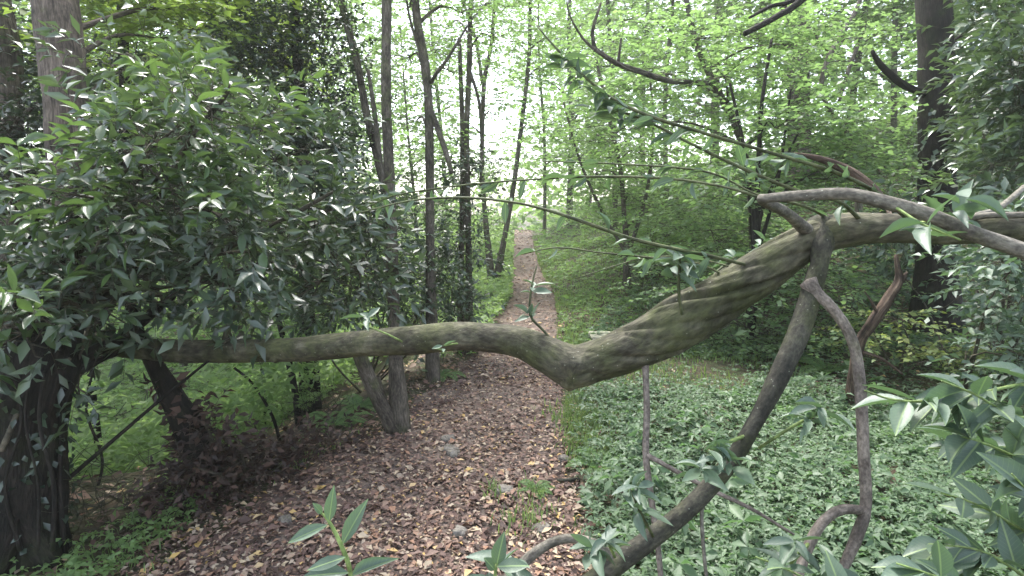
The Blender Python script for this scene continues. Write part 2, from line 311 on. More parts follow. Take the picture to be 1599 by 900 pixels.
M['litter'] = leaf_mat('fallen leaf', [(.06, (.04, .026, .021)), (.3, (.10, .06, .05)), (.48, (.165, .096, .074)), (.6, (.21, .14, .108)), (.7, (.26, .135, .08)), (.8, (.31, .235, .175)), (.88, (.40, .32, .225)), (.94, (.46, .29, .08)), (.975, (.20, .24, .09))], (.3, .15, .06), .08, .65, .25, 2, .12)
M['dead'] = leaf_mat('dead leaf', [(.1, (.018, .012, .010)), (.5, (.038, .023, .018)), (.9, (.10, .055, .038))], (.2, .1, .05), .1, .6, .3)
M['trunk'] = bark_mat('smooth laurel bark', [(.042, .038, .028), (.084, .077, .053), (.145, .134, .093)], (.072, .077, .034), .55, .4, 15, .8, .8, .2, .55)
M['branch'] = bark_mat('grey branch bark', [(.08, .07, .06), (.15, .135, .11), (.22, .20, .165)], (.10, .105, .05), .2, .6, 26, .4, .8, .25, .5)
M['prop'] = bark_mat('dark branch bark', [(.022, .021, .016), (.048, .045, .034), (.08, .074, .055)], (.055, .06, .025), .45, .6, 26, .4, .8, .25, .4)
M['pinkbranch'] = bark_mat('reddish grey bark', [(.12, .095, .08), (.20, .165, .14), (.28, .235, .2)], (.14, .13, .08), .1, .6, 30, .3, .8, .25)
M['oak'] = bark_mat('ridged brown bark', [(.03, .023, .019), (.10, .077, .062), (.18, .142, .118)], (.10, .10, .05), .1, .12, 26, 1.0)
M['slim'] = bark_mat('slim trunk bark', [(.04, .033, .027), (.095, .08, .063), (.155, .132, .108)], (.08, .085, .04), .3, .25, 30, .7)
M['pale'] = bark_mat('pale grey green bark', [(.05, .045, .034), (.10, .09, .068), (.16, .145, .11)], (.09, .10, .05), .4, .25, 30, .5)
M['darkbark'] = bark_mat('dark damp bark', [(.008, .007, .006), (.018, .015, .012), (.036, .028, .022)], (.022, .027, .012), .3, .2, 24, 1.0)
M['twig'] = bark_mat('twig bark', [(.04, .035, .026), (.08, .07, .05), (.12, .10, .07)], (.07, .08, .03), .2, .5, 30, .2)
M['shoot'] = bark_mat('green shoot', [(.13, .19, .06), (.2, .27, .09), (.26, .33, .12)], (.2, .28, .08), .1, .5, 30, .1, .5)
M['wand'] = bark_mat('dark green shoot', [(.04, .05, .025), (.07, .08, .035), (.10, .10, .05)], (.08, .10, .04), .3, .5, 30, .2, .6)
M['snag'] = bark_mat('rotten brown wood', [(.025, .017, .013), (.08, .054, .039), (.18, .135, .10)], (.06, .06, .03), .05, .1, 30, 1.2)
M['ground'] = ground_mat('woodland soil', (.045, .036, .028), (.05, .065, .026), [(0, (.04, .028, .022)), (.35, (.085, .05, .038)), (.6, (.055, .07, .028)), (.8, (.13, .085, .06))])
M['path'] = ground_mat('leaf strewn path', (.09, .07, .06), (.14, .115, .10), [(0, (.075, .046, .036)), (.25, (.14, .083, .062)), (.5, (.19, .133, .103)), (.72, (.23, .165, .128)), (.85, (.10, .058, .042)), (.94, (.32, .245, .185))], 14, 20, 1)
M['stone'] = ground_mat('dirty stone', (.10, .088, .075), (.21, .19, .165), [(0, (.12, .105, .09)), (.6, (.22, .2, .17))], 20, 40, .7)
M['plank'] = bark_mat('weathered board', [(.22, .22, .16), (.34, .34, .26), (.45, .45, .36)], (.2, .23, .11), .2, .1, 40, .5)

# ------------------------------------------------------------------ things
def thing(name, label, cat, loc=(0, 0, 0), group=None):
    o = bpy.data.objects.new(name, None); C.objects.link(o); o.location = [float(q) for q in loc]; o['_base'] = [float(q) for q in loc]
    o['label'] = label; o['category'] = cat
    if group: o['group'] = group
    return o
def kind(o, k, label=None, cat=None):
    o['kind'] = k
    if label: o['label'] = label
    if cat: o['category'] = cat
    return o

# ================================================================== SETTING
def grid(a, b, n, tight):
    t = np.linspace(-1, 1, n); s = np.sinh(t * tight) / np.sinh(tight); return np.where(s < 0, -s * a, s * b)
xs = grid(-110, 110, 260, 4.6); ys = np.concatenate([np.linspace(-8, 1, 24, endpoint=False), np.linspace(1, 12, 130, endpoint=False), np.linspace(12, 40, 110, endpoint=False), np.linspace(40, 300, 50)])
X, Y = np.meshgrid(xs, ys); ZZ = H(X, Y)
inside = sstep(-.02, .12, X - XL(Y)) * sstep(-.02, .12, XR(Y) - X); ZZ = ZZ - .05 * inside - .002 * np.maximum(Y - 10, 0) * inside
nx, ny = len(xs), len(ys); i = np.arange(ny - 1)[:, None] * nx; j = np.arange(nx - 1)[None]
gm = MB(); gm.add(np.stack([X, Y, ZZ], -1), {4: np.stack([i + j, i + j + 1, i + nx + j + 1, i + nx + j], -1).reshape(-1, 4)})
kind(gm.build('ground', M['ground']), 'structure', 'woodland floor of dark soil and moss sloping off the path', 'ground')
yp = np.concatenate([np.arange(-2, 14, .07), np.arange(14, 40, .2)]); u = np.linspace(0, 1, 13)
ex = .05 * np.sin(yp * 5.1) + .05 * np.sin(yp * 11.3 + 1) ; ex2 = .05 * np.sin(yp * 4.3 + 2) + .04 * np.sin(yp * 13.1)
l_, r_ = XL(yp) - .10 + ex, XR(yp) + .06 + ex2
PX = l_[:, None] + (r_ - l_)[:, None] * u[None]; PY = yp[:, None] + 0 * PX
PZ = H(PX, PY) + .006 - .04 * (np.abs(u - .5) * 2 > .99)[None] - .012 * sstep(.5, 1, 1 - np.abs(u - .5) * 2)[None] * sstep(5, 9, PY)
i = np.arange(len(yp) - 1)[:, None] * 13; j = np.arange(12)[None]
pm = MB(); pm.add(np.stack([PX, PY, PZ], -1), {4: np.stack([i + j, i + j + 1, i + 13 + j + 1, i + 13 + j], -1).reshape(-1, 4)})
kind(pm.build('path', M['path']), 'structure', 'narrow leaf strewn dirt path running straight up to a low crest', 'path')

def polar(n, r0, r1, a0, a1):
    r = np.exp(rng.uniform(math.log(r0), math.log(r1), n)); a = np.radians(rng.uniform(a0, a1, n)); return r * np.sin(a), r * np.cos(a), r
# fallen leaves
def scatter_litter(n, r0, r1, a0, a1, where, kindl, Ls, lay=.012):
    x, y, r = polar(n, r0, r1, a0, a1); k = where(x, y); x, y, r = x[k], y[k], r[k]; m = len(x)
    an = rng.uniform(0, 6.28, m); d = np.stack([np.cos(an), np.sin(an), rng.normal(0, .18, m)], -1)
    nr = Z + rng.normal(0, .32, (m, 3)); L = Ls * np.clip(rng.lognormal(0, .5, m), .35, 2.6) * np.maximum(1, (r / 7)) ** .55
    b = np.stack([x, y, H(x, y) + .008 + rng.uniform(0, lay, m) + .002 * r ** .5], -1) - .5 * L[:, None] * d * [1, 1, 0]
    leaves(lm, b, d, nr, L, L * rng.uniform(.38, .62, m), kindl)
onpath = lambda x, y: (x > XL(y) - .25 + rng.normal(0, .12, x.shape)) & (x < XR(y) + .05 + rng.normal(0, .07, x.shape))
patchy = lambda x, y: np.sin(x * 1.9 + 2 * np.sin(y * .8)) * np.sin(y * 1.6 + x) + rng.normal(0, .35, x.shape)
lm = MB()
scatter_litter(64000, 1.6, 6, -50, 32, onpath, 'mid', .027)
scatter_litter(17000, 5, 32, -14, 10, onpath, 'low', .032)
scatter_litter(12000, 1.7, 7, -55, 55, lambda x, y: ~onpath(x, y) & (x < XL(y) + .2), 'mid', .042)
scatter_litter(14000, 2, 14, 0, 52, lambda x, y: (x > XR(y)) & (patchy(x, y) > .35), 'mid', .038)
kind(lm.build('leaf_litter', M['litter']), 'stuff', 'brown and yellow fallen leaves covering the path', 'fallen leaves')

# ground plants
def whorls(mb, x, y, r, k, L, W, h, kindl='low', jit=.3, flat=.25):
    n = len(x); L = L * np.clip(rng.normal(1, .25, n), .5, 1.6) * np.maximum(1, r / 6) ** .75
    z = H(x, y) + h * rng.uniform(.25, 1.15, n) * np.maximum(1, r / 9) ** .5
    an = rng.uniform(0, 6.28, n)[:, None] + np.arange(k)[None] * (6.283 / k) + rng.normal(0, .3, (n, k))
    d = np.stack([np.cos(an), np.sin(an), rng.normal(-.05, flat, (n, k))], -1)
    b = np.repeat(np.stack([x, y, z], -1)[:, None], k, 1); nr = Z + rng.normal(0, jit, (n, k, 3))
    sz = np.repeat(L[:, None], k, 1) * rng.uniform(.75, 1.2, (n, k))
    leaves(mb, b.reshape(-1, 3), d.reshape(-1, 3), nr.reshape(-1, 3), sz.ravel(), (sz * W).ravel(), kindl)
hb = MB()
def rightmask(x, y):
    b = x - XR(y) - .02; bare = (np.sin(x * 1.1 + .4) * np.sin(y * 1.3 + x * .6) > .42) & (y > 3.6) & (y < 8)
    dirt = ((x - 2.0) / 1.5) ** 2 + ((y - 5.4) / .55) ** 2 < 1 + rng.normal(0, .35, x.shape)
    return (b > 0) & ~(bare & (rng.random(x.shape) < .6)) & ~(dirt & (rng.random(x.shape) < .8)) & (rng.random(x.shape) < sstep(0, .5, b) * .8 + .2)
x, y, r = polar(46000, 1.25, 5.4, 6, 60); k = rightmask(x, y) & (patchy(x * 1.6 + 3, y * 1.5) > -.95); whorls(hb, x[k], y[k], r[k], 4, .026 * np.clip(rng.lognormal(0, .42, k.sum()), .5, 2), .5, .10, 'mid', .38)
x, y, r = polar(16000, 4.6, 14, 6, 52); k = rightmask(x, y) & (x - XR(y) > (y - 6.0) * .35); whorls(hb, x[k], y[k], r[k], 4, .034, .55, .10, 'low', .45)
x, y, r = polar(1800, 1.4, 9, 8, 58); k = rightmask(x, y) & (patchy(x * .9 + 5, y) > .1); whorls(hb, x[k], y[k], r[k], 6, .07, .42, .2, 'mid', .5, .35)
kind(hb.build('ground_cover', M['herb']), 'stuff', 'low grey green herbs carpeting the ground on the right of the path', 'ground cover')
bk = MB()
x, y, r = polar(30000, 6, 45, -2, 48); k = rightmask(x, y) & (patchy(x * 1.3, y * .8) > -.75); whorls(bk, x[k], y[k], r[k], 4, .034 * np.clip(rng.lognormal(0, .4, k.sum()), .4, 2.2), .5, .09, 'low', .5)
kind(bk.build('bank_plants', M['bank']), 'stuff', 'light green moss and low plants covering the bank right of the far path', 'bank plants')
mb_ = MB()
x, y, r = polar(52000, 3.4, 40, -58, 2); a = XL(y) - x; k = (a > .9) & (rng.random(len(x)) < sstep(.8, 2.2, a)); whorls(mb_, x[k], y[k], r[k], 4, .058, .5, .55, 'low', .6, .4)
x, y, r = polar(5000, 6, 30, -8, 0); a = XL(y) - x; k = (a > .0); whorls(mb_, x[k], y[k], r[k], 4, .05, .5, .2, 'low', .5, .35)
x, y, r = polar(7000, 3.6, 13, -50, -4); a = XL(y) - x; k = (a > 1.0) & (patchy(x * .8, y * .7) > -.2); whorls(mb_, x[k], y[k], r[k], 6, .075, .42, .75, 'mid', .6, .45)
x, y, r = polar(2600, 2.6, 4.2, -52, -24); a = XL(y) - x; k = (a > .15) & (patchy(x * 2, y * 2) > .15); whorls(mb_, x[k], y[k], r[k], 4, .03, .5, .09, 'mid', .5, .35)
kind(mb_.build('slope_undergrowth', M['meadow']), 'stuff', 'bright green low plants covering the slope falling away left of the path', 'undergrowth')
def grass(mb, x, y, h):
    n = len(x); an = rng.uniform(0, 6.28, n); le = rng.uniform(.25, .9, n); hh = h * rng.uniform(.5, 1.3, n)
    o = np.stack([np.cos(an), np.sin(an), 0 * an], -1); s = np.stack([-np.sin(an), np.cos(an), 0 * an], -1)
    b = np.stack([x, y, H(x, y)], -1); wv = (.0022 + .0005 * y)[:, None]
    m1 = b + Z * (hh * .6)[:, None] + o * (hh * le * .25)[:, None]; t = b + Z * (hh * (1 - .3 * le))[:, None] + o * (hh * le * .8)[:, None]
    V = np.stack([b - s * wv, b + s * wv, m1 + s * wv * .8, m1 - s * wv * .8, t], 1)
    f = np.arange(n)[:, None] * 5; mb.add(V.reshape(-1, 3), {4: f + np.array([[0, 1, 2, 3]]), 3: f + np.array([[3, 2, 4]])})
gb = MB()
y = np.exp(rng.uniform(math.log(3.4), math.log(26), 7000)); x = XR(y) + np.abs(rng.normal(.0, .25, 7000)) * (1 + y * .08) - .03; k = np.sin(y * 2.1) + rng.normal(0, .6, 7000) > -.1; grass(gb, x[k], y[k], .075)
n = 9000; y = rng.uniform(5.5, 20, n); x = XR(y) + rng.uniform(0, 2.6, n) ** 1.2; grass(gb, x, y, .06)
n = 2500; y = rng.uniform(9, 26, n); x = XL(y) - np.abs(rng.normal(0, .35, n)); grass(gb, x, y, .14)
n = 5000; y = rng.uniform(4.2, 6.8, n); x = XR(y) + rng.uniform(.0, 2.4, n); k = patchy(x * 1.2, y * 1.4) > -.2; grass(gb, x[k], y[k], .07)
n = 900; y = rng.uniform(2.2, 4.0, n); x = XL(y) - np.abs(rng.normal(.1, .3, n)); k = np.sin(x * 5) + np.sin(y * 6) + rng.normal(0, .5, n) > .2; grass(gb, x[k], y[k], .065)
for (px, py, k, s) in ((822, 815, 110, .07), (835, 775, 60, .04), (770, 775, 40, .04), (905, 655, 400, .12), (915, 690, 200, .1)):
    g = G(px, py); grass(gb, g[0] + rng.normal(0, s, k), g[1] + rng.normal(0, s * 1.2, k), .085)
kind(gb.build('grass', M['grass']), 'stuff', 'short grass along the edges of the path', 'grass')
# far wood behind everything
fw = MB(); n = 80000; an = np.radians(rng.uniform(-62, 62, n)); rr = rng.uniform(34, 62, n); x = rr * np.sin(an); y = rr * np.cos(an)
hz = rng.beta(1.1, 1.4, n) * 24; g = H(x, y); mids = np.exp(-(np.abs(np.degrees(an) + 4.5) / 9) ** 3)
clump = np.sin(x * .33 + 1.1 * np.sin(hz * .5)) + np.sin(y * .4 + hz * .45 + x * .21) + rng.normal(0, .5, n)
k = (clump > -.55) & (rng.random(n) > mids * sstep(.5, 6, hz) * .92); x, y, hz, g = x[k], y[k], hz[k], g[k]; m = len(x)
leaves(fw, np.stack([x, y, g + hz], -1), rand_dir(m) * [1, 1, .4], Z + rng.normal(0, .8, (m, 3)), rng.uniform(.35, .75, m), rng.uniform(.25, .5, m), 'low')
kind(fw.build('far_woods', M['far']), 'stuff', 'pale green mass of woodland closing the view beyond the path', 'woods')

hz_ = MB(); q = np.array([(x_, y_, z_) for x_ in (-75., 75) for y_ in (-9., 75) for z_ in (-9., 34)]); hz_.add(q, {4: [(0, 1, 3, 2), (4, 6, 7, 5), (0, 4, 5, 1), (2, 3, 7, 6), (0, 2, 6, 4), (1, 5, 7, 3)]})
mz, n_, l2, ou = new_mat('haze'); pv = n_.new('ShaderNodeVolumePrincipled'); pv.inputs['Color'].default_value = (.93, .96, .92, 1); pv.inputs['Density'].default_value = .0018; pv.inputs['Anisotropy'].default_value = .3
l2.new(pv.outputs[0], ou.inputs['Volume']); kind(hz_.build('haze', mz, smooth=False), 'stuff', 'faint pale haze thickening between the far trees', 'haze')
# ================================================================== FOLIAGE BUILDER
def pxblob(px, py, d, rx, ry, rd): c = P(px, py, d); return (c, np.array([rx * d / FX, rd, ry * d / FX]))
def foliage(lmb, smb, blobs, ntw, k, L, W, style='whorl', kindl='mid', clumps=7, tl=.22, sig=.22, stem0=None, stemr=.012, tw=.0016, up=.25, inner=.5, jit=.45, par=None, stemmat='twig'):
    tot = sum(float(np.prod(b[1])) ** (2 / 3) for b in blobs)
    for c, ax in blobs:
        n = max(6, int(ntw * float(np.prod(ax)) ** (2 / 3) / tot))
        q = rand_dir(clumps) * rng.uniform(.15, 1, (clumps, 1)) ** inner; cc = c + q * ax
        wgt = rng.uniform(.4, 1.5, clumps); ci = rng.choice(clumps, n, p=wgt / wgt.sum())
        off = rng.normal(0, sig, (n, 3)) * ax * (np.array([1.15, 1.15, .55]) if style == 'flat' else 1)
        org = cc[ci] + off; out = nrm((org - c) / ax * .5 + off / ax * 1.6 + rand_dir(n) * .5)
        if style == 'flat': out = nrm(out * [1, 1, .22] + rng.normal(0, .12, (n, 3)))
        else: out = nrm(out + Z * up)
        spray(lmb, smb, org, out, tl * rng.uniform(.6, 1.4, n), k, L, W, style, kindl, tw, jit=jit)
        if smb is not None:
            if stem0 is not None:
                s0 = np.array(stem0); m1 = s0 * .45 + c * .55 + np.array([0, 0, .12]) + rng.normal(0, .08, 3)
                pts = spline([s0, m1, c], step=.12); one = MB() if par is not None else smb; tube(one, pts, np.linspace(stemr, stemr * .35, len(pts)), 5, rough=.06, seed=rng.uniform(0, 9))
                if par is not None: one.build('stem', M[stemmat], par)
            twigs(smb, np.repeat(c[None], clumps, 0), (c + cc) / 2 + rng.normal(0, .04, (clumps, 3)), cc, stemr * .4, stemr * .2)
            pick = rng.random(n) < .55
            twigs(smb, cc[ci][pick], (cc[ci] + org)[pick] / 2 + rng.normal(0, .01, (pick.sum(), 3)), org[pick], tw * 1.6, tw)
def shrub(name, label, cat, base, blobs, ntw, k, L, W, mat, group=None, stemmat='twig', **kw):
    t = thing(name, label, cat, base, group); lmb, smb = MB(), MB()
    foliage(lmb, smb, blobs, ntw, k, L, W, stem0=np.array(base) - [0, 0, .05], par=t, stemmat=stemmat, **kw)
    lmb.build('foliage', M[mat], t); smb.build('twig_sprays', M[stemmat], t); return t

# ================================================================== FALLEN TREE
tr = P(800, 540, 2.5); fbase = np.array([4.3, 3.1, float(H(4.3, 3.1))])
ft = thing('fallen_tree', 'long smooth twisted trunk bent low across the whole path at chest height', 'tree', fbase)
rows = [(1600, 357, 1.9, 46), (1480, 360, 1.95, 44), (1380, 357, 2.0, 46), (1315, 360, 2.04, 54), (1260, 378, 2.08, 58), (1180, 430, 2.12, 66), (1100, 482, 2.17, 73), (1040, 516, 2.2, 77), (985, 544, 2.25, 72), (930, 564, 2.3, 62), (895, 572, 2.32, 66), (858, 556, 2.36, 58), (815, 536, 2.42, 50), (760, 527, 2.5, 45), (700, 526, 2.6, 46), (640, 532, 2.7, 44), (560, 537, 2.8, 42), (480, 545, 2.9, 38), (400, 548, 3.0, 36), (320, 549, 3.1, 36), (250, 547, 3.2, 35), (190, 541, 3.3, 33), (120, 528, 3.4, 26), (60, 510, 3.5, 20), (0, 488, 3.6, 12)]
a = np.array([[*P(q[0], q[1], q[2]), q[3] / 2 * q[2] / FX] for q in rows])
a = np.vstack([[4.45, 3.15, float(H(4.45, 3.15)) - .35, .12], [4.2, 3.0, .35 + float(H(4.2, 3)) * .6, .085], [3.4, 2.6, 1.25, .065], [2.5, 2.15, 1.5, .055], a])
s = spline(a, .012); pts, rad = s[:, :3], s[:, 3]
pxs = (pts[:, 0] / np.maximum((pts[:, 1] * CP - (pts[:, 2] - EYE) * SP), .1)) * FX + 799.5
rid = .012 + .25 * sstep(930, 1040, pxs) * sstep(1290, 1200, pxs) + .05 * sstep(820, 900, pxs) * sstep(1000, 930, pxs)
tm = MB(); tube(tm, pts, rad, 64, ridge=rid, nr=5, twist=-27., rough=.035, seed=2)
def knot(mb, px, py, d, rpx, out=(0, -1, 0), ln=.7):
    c = P(px, py, d); r = rpx * d / FX; o = nrm(np.array(out, float)); p = [c - o * r * 1.2, c, c + o * r * ln]
    sp = spline(p, n=4); tube(mb, sp, np.interp(np.linspace(0, 1, len(sp)), [0, .5, .85, 1], [r * 1.5, r * 1.05, r * .7, r * .2]), 12, rough=.08, seed=px)
knot(tm, 890, 590, 2.31, 23, (-.05, -.1, -1), .85); knot(tm, 541, 543, 2.76, 6, (0, -1, -.1), .6); knot(tm, 345, 552, 3.05, 8, (0, -1, -.1)); knot(tm, 430, 562, 2.93, 7, (0, -.4, -1)); knot(tm, 663, 530, 2.61, 4, (0, -1, .2)); knot(tm, 355, 528, 3.04, 7, (0, 0, 1), 2)
tm.build('trunk', M['trunk'], ft)
BR = {}
def branch(name, rows, mat, sides=14, extra=None, rough=.05, parent=ft, step=.02, seed=1, label=None):
    p, r = pxspline(rows, step); 
    if extra is not None:
        e = spline(np.vstack([[*p[-1], r[-1]], extra]), step); p = np.vstack([p, e[1:, :3]]); r = np.concatenate([r, e[1:, 3]])
    b = MB(); tube(b, p, r, sides, rough=rough, seed=seed); o = b.build(name, M[mat], parent)
    if label: o['label'] = label
    o['_base'] = list(parent['_base']); return o, p
b1, p1 = branch('branch', [(1286, 352, 2.07, 50), (1282, 385, 2.02, 36), (1280, 410, 2.0, 27), (1270, 445, 1.98, 31), (1255, 500, 1.96, 32), (1233, 552, 1.93, 31), (1208, 605, 1.9, 31), (1182, 655, 1.88, 25), (1140, 722, 1.84, 26), (1080, 790, 1.8, 28), (1020, 838, 1.77, 31), (960, 884, 1.75, 32), (900, 930, 1.74, 36)], 'prop', 18, [[.12, 1.5, .22, .035], [.02, 1.42, -.05, .04]], label='thick dark prop branch slanting down from the fork')
b2, p2 = branch('branch', [(1262, 440, 1.97, 28), (1275, 458, 1.95, 19), (1300, 482, 1.92, 16), (1330, 530, 1.9, 16), (1343, 600, 1.87, 17), (1348, 700, 1.83, 17), (1352, 790, 1.8, 17), (1338, 838, 1.77, 18), (1322, 875, 1.75, 15), (1305, 925, 1.72, 14), (1300, 1100, 1.7, 12), (1300, 1320, 1.7, 9)], 'pinkbranch', 12, seed=4, label='pale crooked branch hanging from the prop branch')
b2b, _ = branch('side_branch', [(1350, 797, 1.8, 14), (1315, 796, 1.77, 16), (1288, 812, 1.74, 16), (1266, 845, 1.71, 16), (1245, 905, 1.68, 14), (1235, 960, 1.66, 6)], 'pinkbranch', 10, parent=b2, seed=5)
b3, p3 = branch('branch', [(1262, 362, 2.05, 22), (1228, 333, 1.92, 17), (1190, 313, 1.78, 15), (1198, 310, 1.75, 14), (1250, 306, 1.69, 18), (1320, 303, 1.63, 20), (1390, 318, 1.58, 22), (1450, 336, 1.55, 22), (1520, 365, 1.52, 24), (1600, 393, 1.48, 25), (1720, 440, 1.42, 20), (1900, 520, 1.38, 8)], 'branch', 14, seed=6, label='grey branch kinked back over the trunk')
b4, p4 = branch('branch', [(1006, 548, 2.21, 26), (1008, 578, 2.19, 11), (1010, 640, 2.15, 10), (1009, 715, 2.1, 11), (1020, 800, 2.07, 10), (1030, 880, 2.04, 9), (1036, 980, 2.02, 7), (1036, 1180, 2.0, 5)], 'pinkbranch', 8, seed=7, label='thin pale branch hanging straight down from the trunk')
b4b, _ = branch('side_branch', [(1009, 710, 2.1, 8), (1060, 738, 2.05, 7), (1110, 765, 2.0, 7), (1170, 793, 1.95, 6), (1240, 835, 1.9, 4)], 'pinkbranch', 7, parent=b4, seed=8)
b5, p5 = branch('branch', [(960, 880, 1.75, 16), (938, 855, 1.75, 16), (905, 842, 1.74, 15), (870, 844, 1.73, 15), (835, 864, 1.72, 16), (808, 890, 1.71, 18), (785, 920, 1.7, 16), (770, 1010, 1.68, 10)], 'branch', 10, seed=9, label='arched branch curling down to the path')
branch('branch', [(1115, 765, 1.82, 6), (1097, 790, 1.8, 6), (1098, 850, 1.78, 6), (1110, 960, 1.76, 5)], 'branch', 6, seed=12)
branch('branch', [(1600, 292, 2.1, 9), (1560, 325, 2.0, 9), (1520, 338, 1.95, 10), (1480, 350, 1.93, 12)], 'branch', 7, seed=10); branch('branch', [(1495, 345, 1.92, 12), (1540, 337, 1.85, 10), (1600, 336, 1.8, 10), (1700, 330, 1.75, 6)], 'branch', 7, seed=11)
wands = [
 [(1225, 330, 1.95, 7), (1180, 307, 1.85, 6), (1120, 290, 1.9, 5), (1040, 279, 2.0, 5), (940, 276, 2.1, 5), (840, 280, 2.2, 4), (720, 290, 2.4, 4), (620, 305, 2.6, 3), (570, 325, 2.7, 2)],
 [(1190, 420, 2.10, 7), (1100, 398, 2.05, 7), (1045, 387, 2.05, 7), (980, 371, 2.08, 7), (920, 350, 2.1, 7), (860, 330, 2.15, 6), (800, 316, 2.2, 5), (720, 309, 2.3, 5), (640, 314, 2.45, 4), (560, 333, 2.6, 3)],
 [(1420, 345, 1.95, 9), (1370, 302, 1.85, 9), (1300, 268, 1.8, 8), (1200, 238, 1.85, 7), (1100, 208, 1.9, 7), (1010, 180, 1.95, 7), (950, 150, 2.0, 6), (900, 108, 2.05, 5), (860, 66, 2.1, 4), (838, 40, 2.12, 2)],
 [(1345, 345, 2.0, 9), (1310, 315, 1.9, 8), (1250, 300, 1.92, 8), (1170, 268, 1.95, 7), (1080, 225, 2.0, 6), (1000, 185, 2.05, 5), (930, 165, 2.1, 4)],
 [(1150, 440, 2.13, 5), (1090, 412, 2.15, 4), (1030, 404, 2.2, 4), (940, 395, 2.25, 3), (870, 387, 2.3, 3), (812, 398, 2.35, 2)],
 [(1170, 425, 2.1, 4), (1080, 403, 2.2, 3), (1000, 405, 2.3, 2.5), (900, 435, 2.4, 2)],
 [(1300, 345, 2.05, 7), (1255, 322, 2.0, 6), (1180, 303, 2.1, 4), (1100, 268, 2.2, 4), (960, 256, 2.3, 3), (845, 252, 2.4, 2)],
]
def bunch(parent, px, py, d, n, L, spread=1., up=.35, mat='laurel_near', dirs=None, W=.34):
    lb = MB(); c = P(px, py, d)
    dr = np.tile(nrm(np.array([rng.normal(0, .3), -.15, up])), (1, 1)) if dirs is None else nrm(np.array([dirs], float))
    spray(lb, None, c[None] - dr * L * .6, dr, np.array([L * .9]), n, L, L * W, 'whorl', 'hi', droop=.1, fw=.4); return lb
for i_, rws in enumerate(wands):
    rws = [(q[0], q[1], q[2], q[3] * .8) for q in rws]
    o, p = branch('shoot', rws, 'wand', 6, parent=ft, rough=.03, step=.03, seed=20 + i_)
    lb = MB(); nn = len(p); m = (26, 16, 30, 20, 9, 5, 12)[i_]
    lo, hi_ = ((.1, 1), (.12, .95), (.15, .95), (.1, 1), (.1, 1), (.2, 1), (.1, 1))[i_]
    ii = (rng.beta(1.0, 1.0, m) * (hi_ - lo) + lo) * (nn - 2); ii = ii.astype(int)
    T = nrm(p[ii + 1] - p[ii]); out = nrm(rng.normal(size=(m, 3)) * [1, .8, .8] - Z * .45)
    Ls = rng.uniform(.055, .095, m); leaves(lb, p[ii], nrm(T * .7 + out * .8), Z * .5 + rng.normal(0, .6, (m, 3)), Ls, Ls * .33, 'hi')
    if i_ in (2, 3):
        for (bx, by) in (((905, 125), (1000, 178), (880, 95)), ((965, 175), (930, 160), (1160, 262)))[i_ - 2]:
            bb = bunch(o, bx, by, 2.05, 9, .085); lb.V += bb.V; off = lb.n
            for k_, f_ in bb.F.items(): lb.F.setdefault(k_, []).extend([q + off for q in f_])
            lb.A += bb.A; lb.n += bb.n
    lb.build('leaves', M['laurel_near'], o)
def sprig(rows, clusters, mat='wand', parent=ft, L=.085, n=9, up=.35, lm_='laurel_near', sides=6):
    o, p = branch('sprig', rows, mat, sides, parent=parent, rough=.02, step=.02, seed=rows[0][0])
    lb = MB()
    for (px, py, d) in clusters:
        bb = bunch(o, px, py, d, n, L, up=up); off = lb.n; lb.V += bb.V; lb.A += bb.A; lb.n += bb.n
        for k_, f_ in bb.F.items(): lb.F.setdefault(k_, []).extend([q + off for q in f_])
    lb.build('leaves', M[lm_], o); return o
sprig([(1065, 492, 2.1, 5), (1060, 455, 2.08, 5), (1062, 400, 2.06, 4)], [(1062, 405, 2.06), (1066, 425, 2.06)], L=.095, n=9)
sprig([(1100, 470, 2.16, 5), (1115, 430, 2.2, 4), (1150, 400, 2.25, 3)], [(1150, 405, 2.25), (1190, 380, 2.3)], L=.085, n=7)
sprig([(870, 543, 2.36, 4), (850, 518, 2.36, 4), (828, 492, 2.36, 4), (830, 450, 2.38, 3), (838, 415, 2.4, 2)], [(825, 492, 2.36), (832, 450, 2.38)], L=.07, n=6)
sprig([(735, 534, 2.52, 3), (710, 537, 2.5, 3), (695, 540, 2.49, 2)], [(692, 543, 2.48)], mat='shoot', L=.055, n=4)
sprig([(640, 540, 2.66, 3), (600, 520, 2.6, 3), (560, 505, 2.6, 2)], [(575, 500, 2.6)], mat='shoot', L=.09, n=5)
sprig([(1165, 680, 1.86, 6), (1140, 690, 1.8, 6), (1105, 705, 1.74, 4)], [(1115, 700, 1.74), (1135, 720, 1.74), (1095, 735, 1.76)], mat='shoot', L=.085, n=8)
sprig([(1185, 700, 1.9, 5), (1240, 665, 1.82, 5), (1290, 640, 1.76, 4)], [(1280, 640, 1.76), (1262, 655, 1.78)], mat='shoot', L=.085, n=7)
sprig([(1020, 838, 1.74, 5), (1000, 800, 1.7, 5), (985, 765, 1.68, 4)], [(990, 765, 1.68), (1000, 800, 1.7)], L=.085, n=7)
sprig([(960, 870, 1.7, 5), (950, 850, 1.66, 5), (935, 835, 1.62, 4)], [(945, 850, 1.62), (925, 860, 1.6)], L=.085, n=6, mat='shoot')
sprig([(808, 890, 1.68, 6), (790, 885, 1.62, 5), (775, 880, 1.58, 4)], [(775, 885, 1.55), (800, 880, 1.58)], L=.085, n=5, mat='shoot')
sprig([(1262, 850, 1.7, 6), (1235, 880, 1.62, 5), (1250, 860, 1.55, 4)], [(1240, 850, 1.55), (1225, 885, 1.55), (1290, 890, 1.5)], L=.09, n=7, mat='shoot')
sprig([(1420, 350, 1.97, 5), (1470, 345, 1.75, 5), (1500, 350, 1.65, 4)], [(1500, 345, 1.65), (1450, 355, 1.7)], L=.10, n=6, mat='shoot')
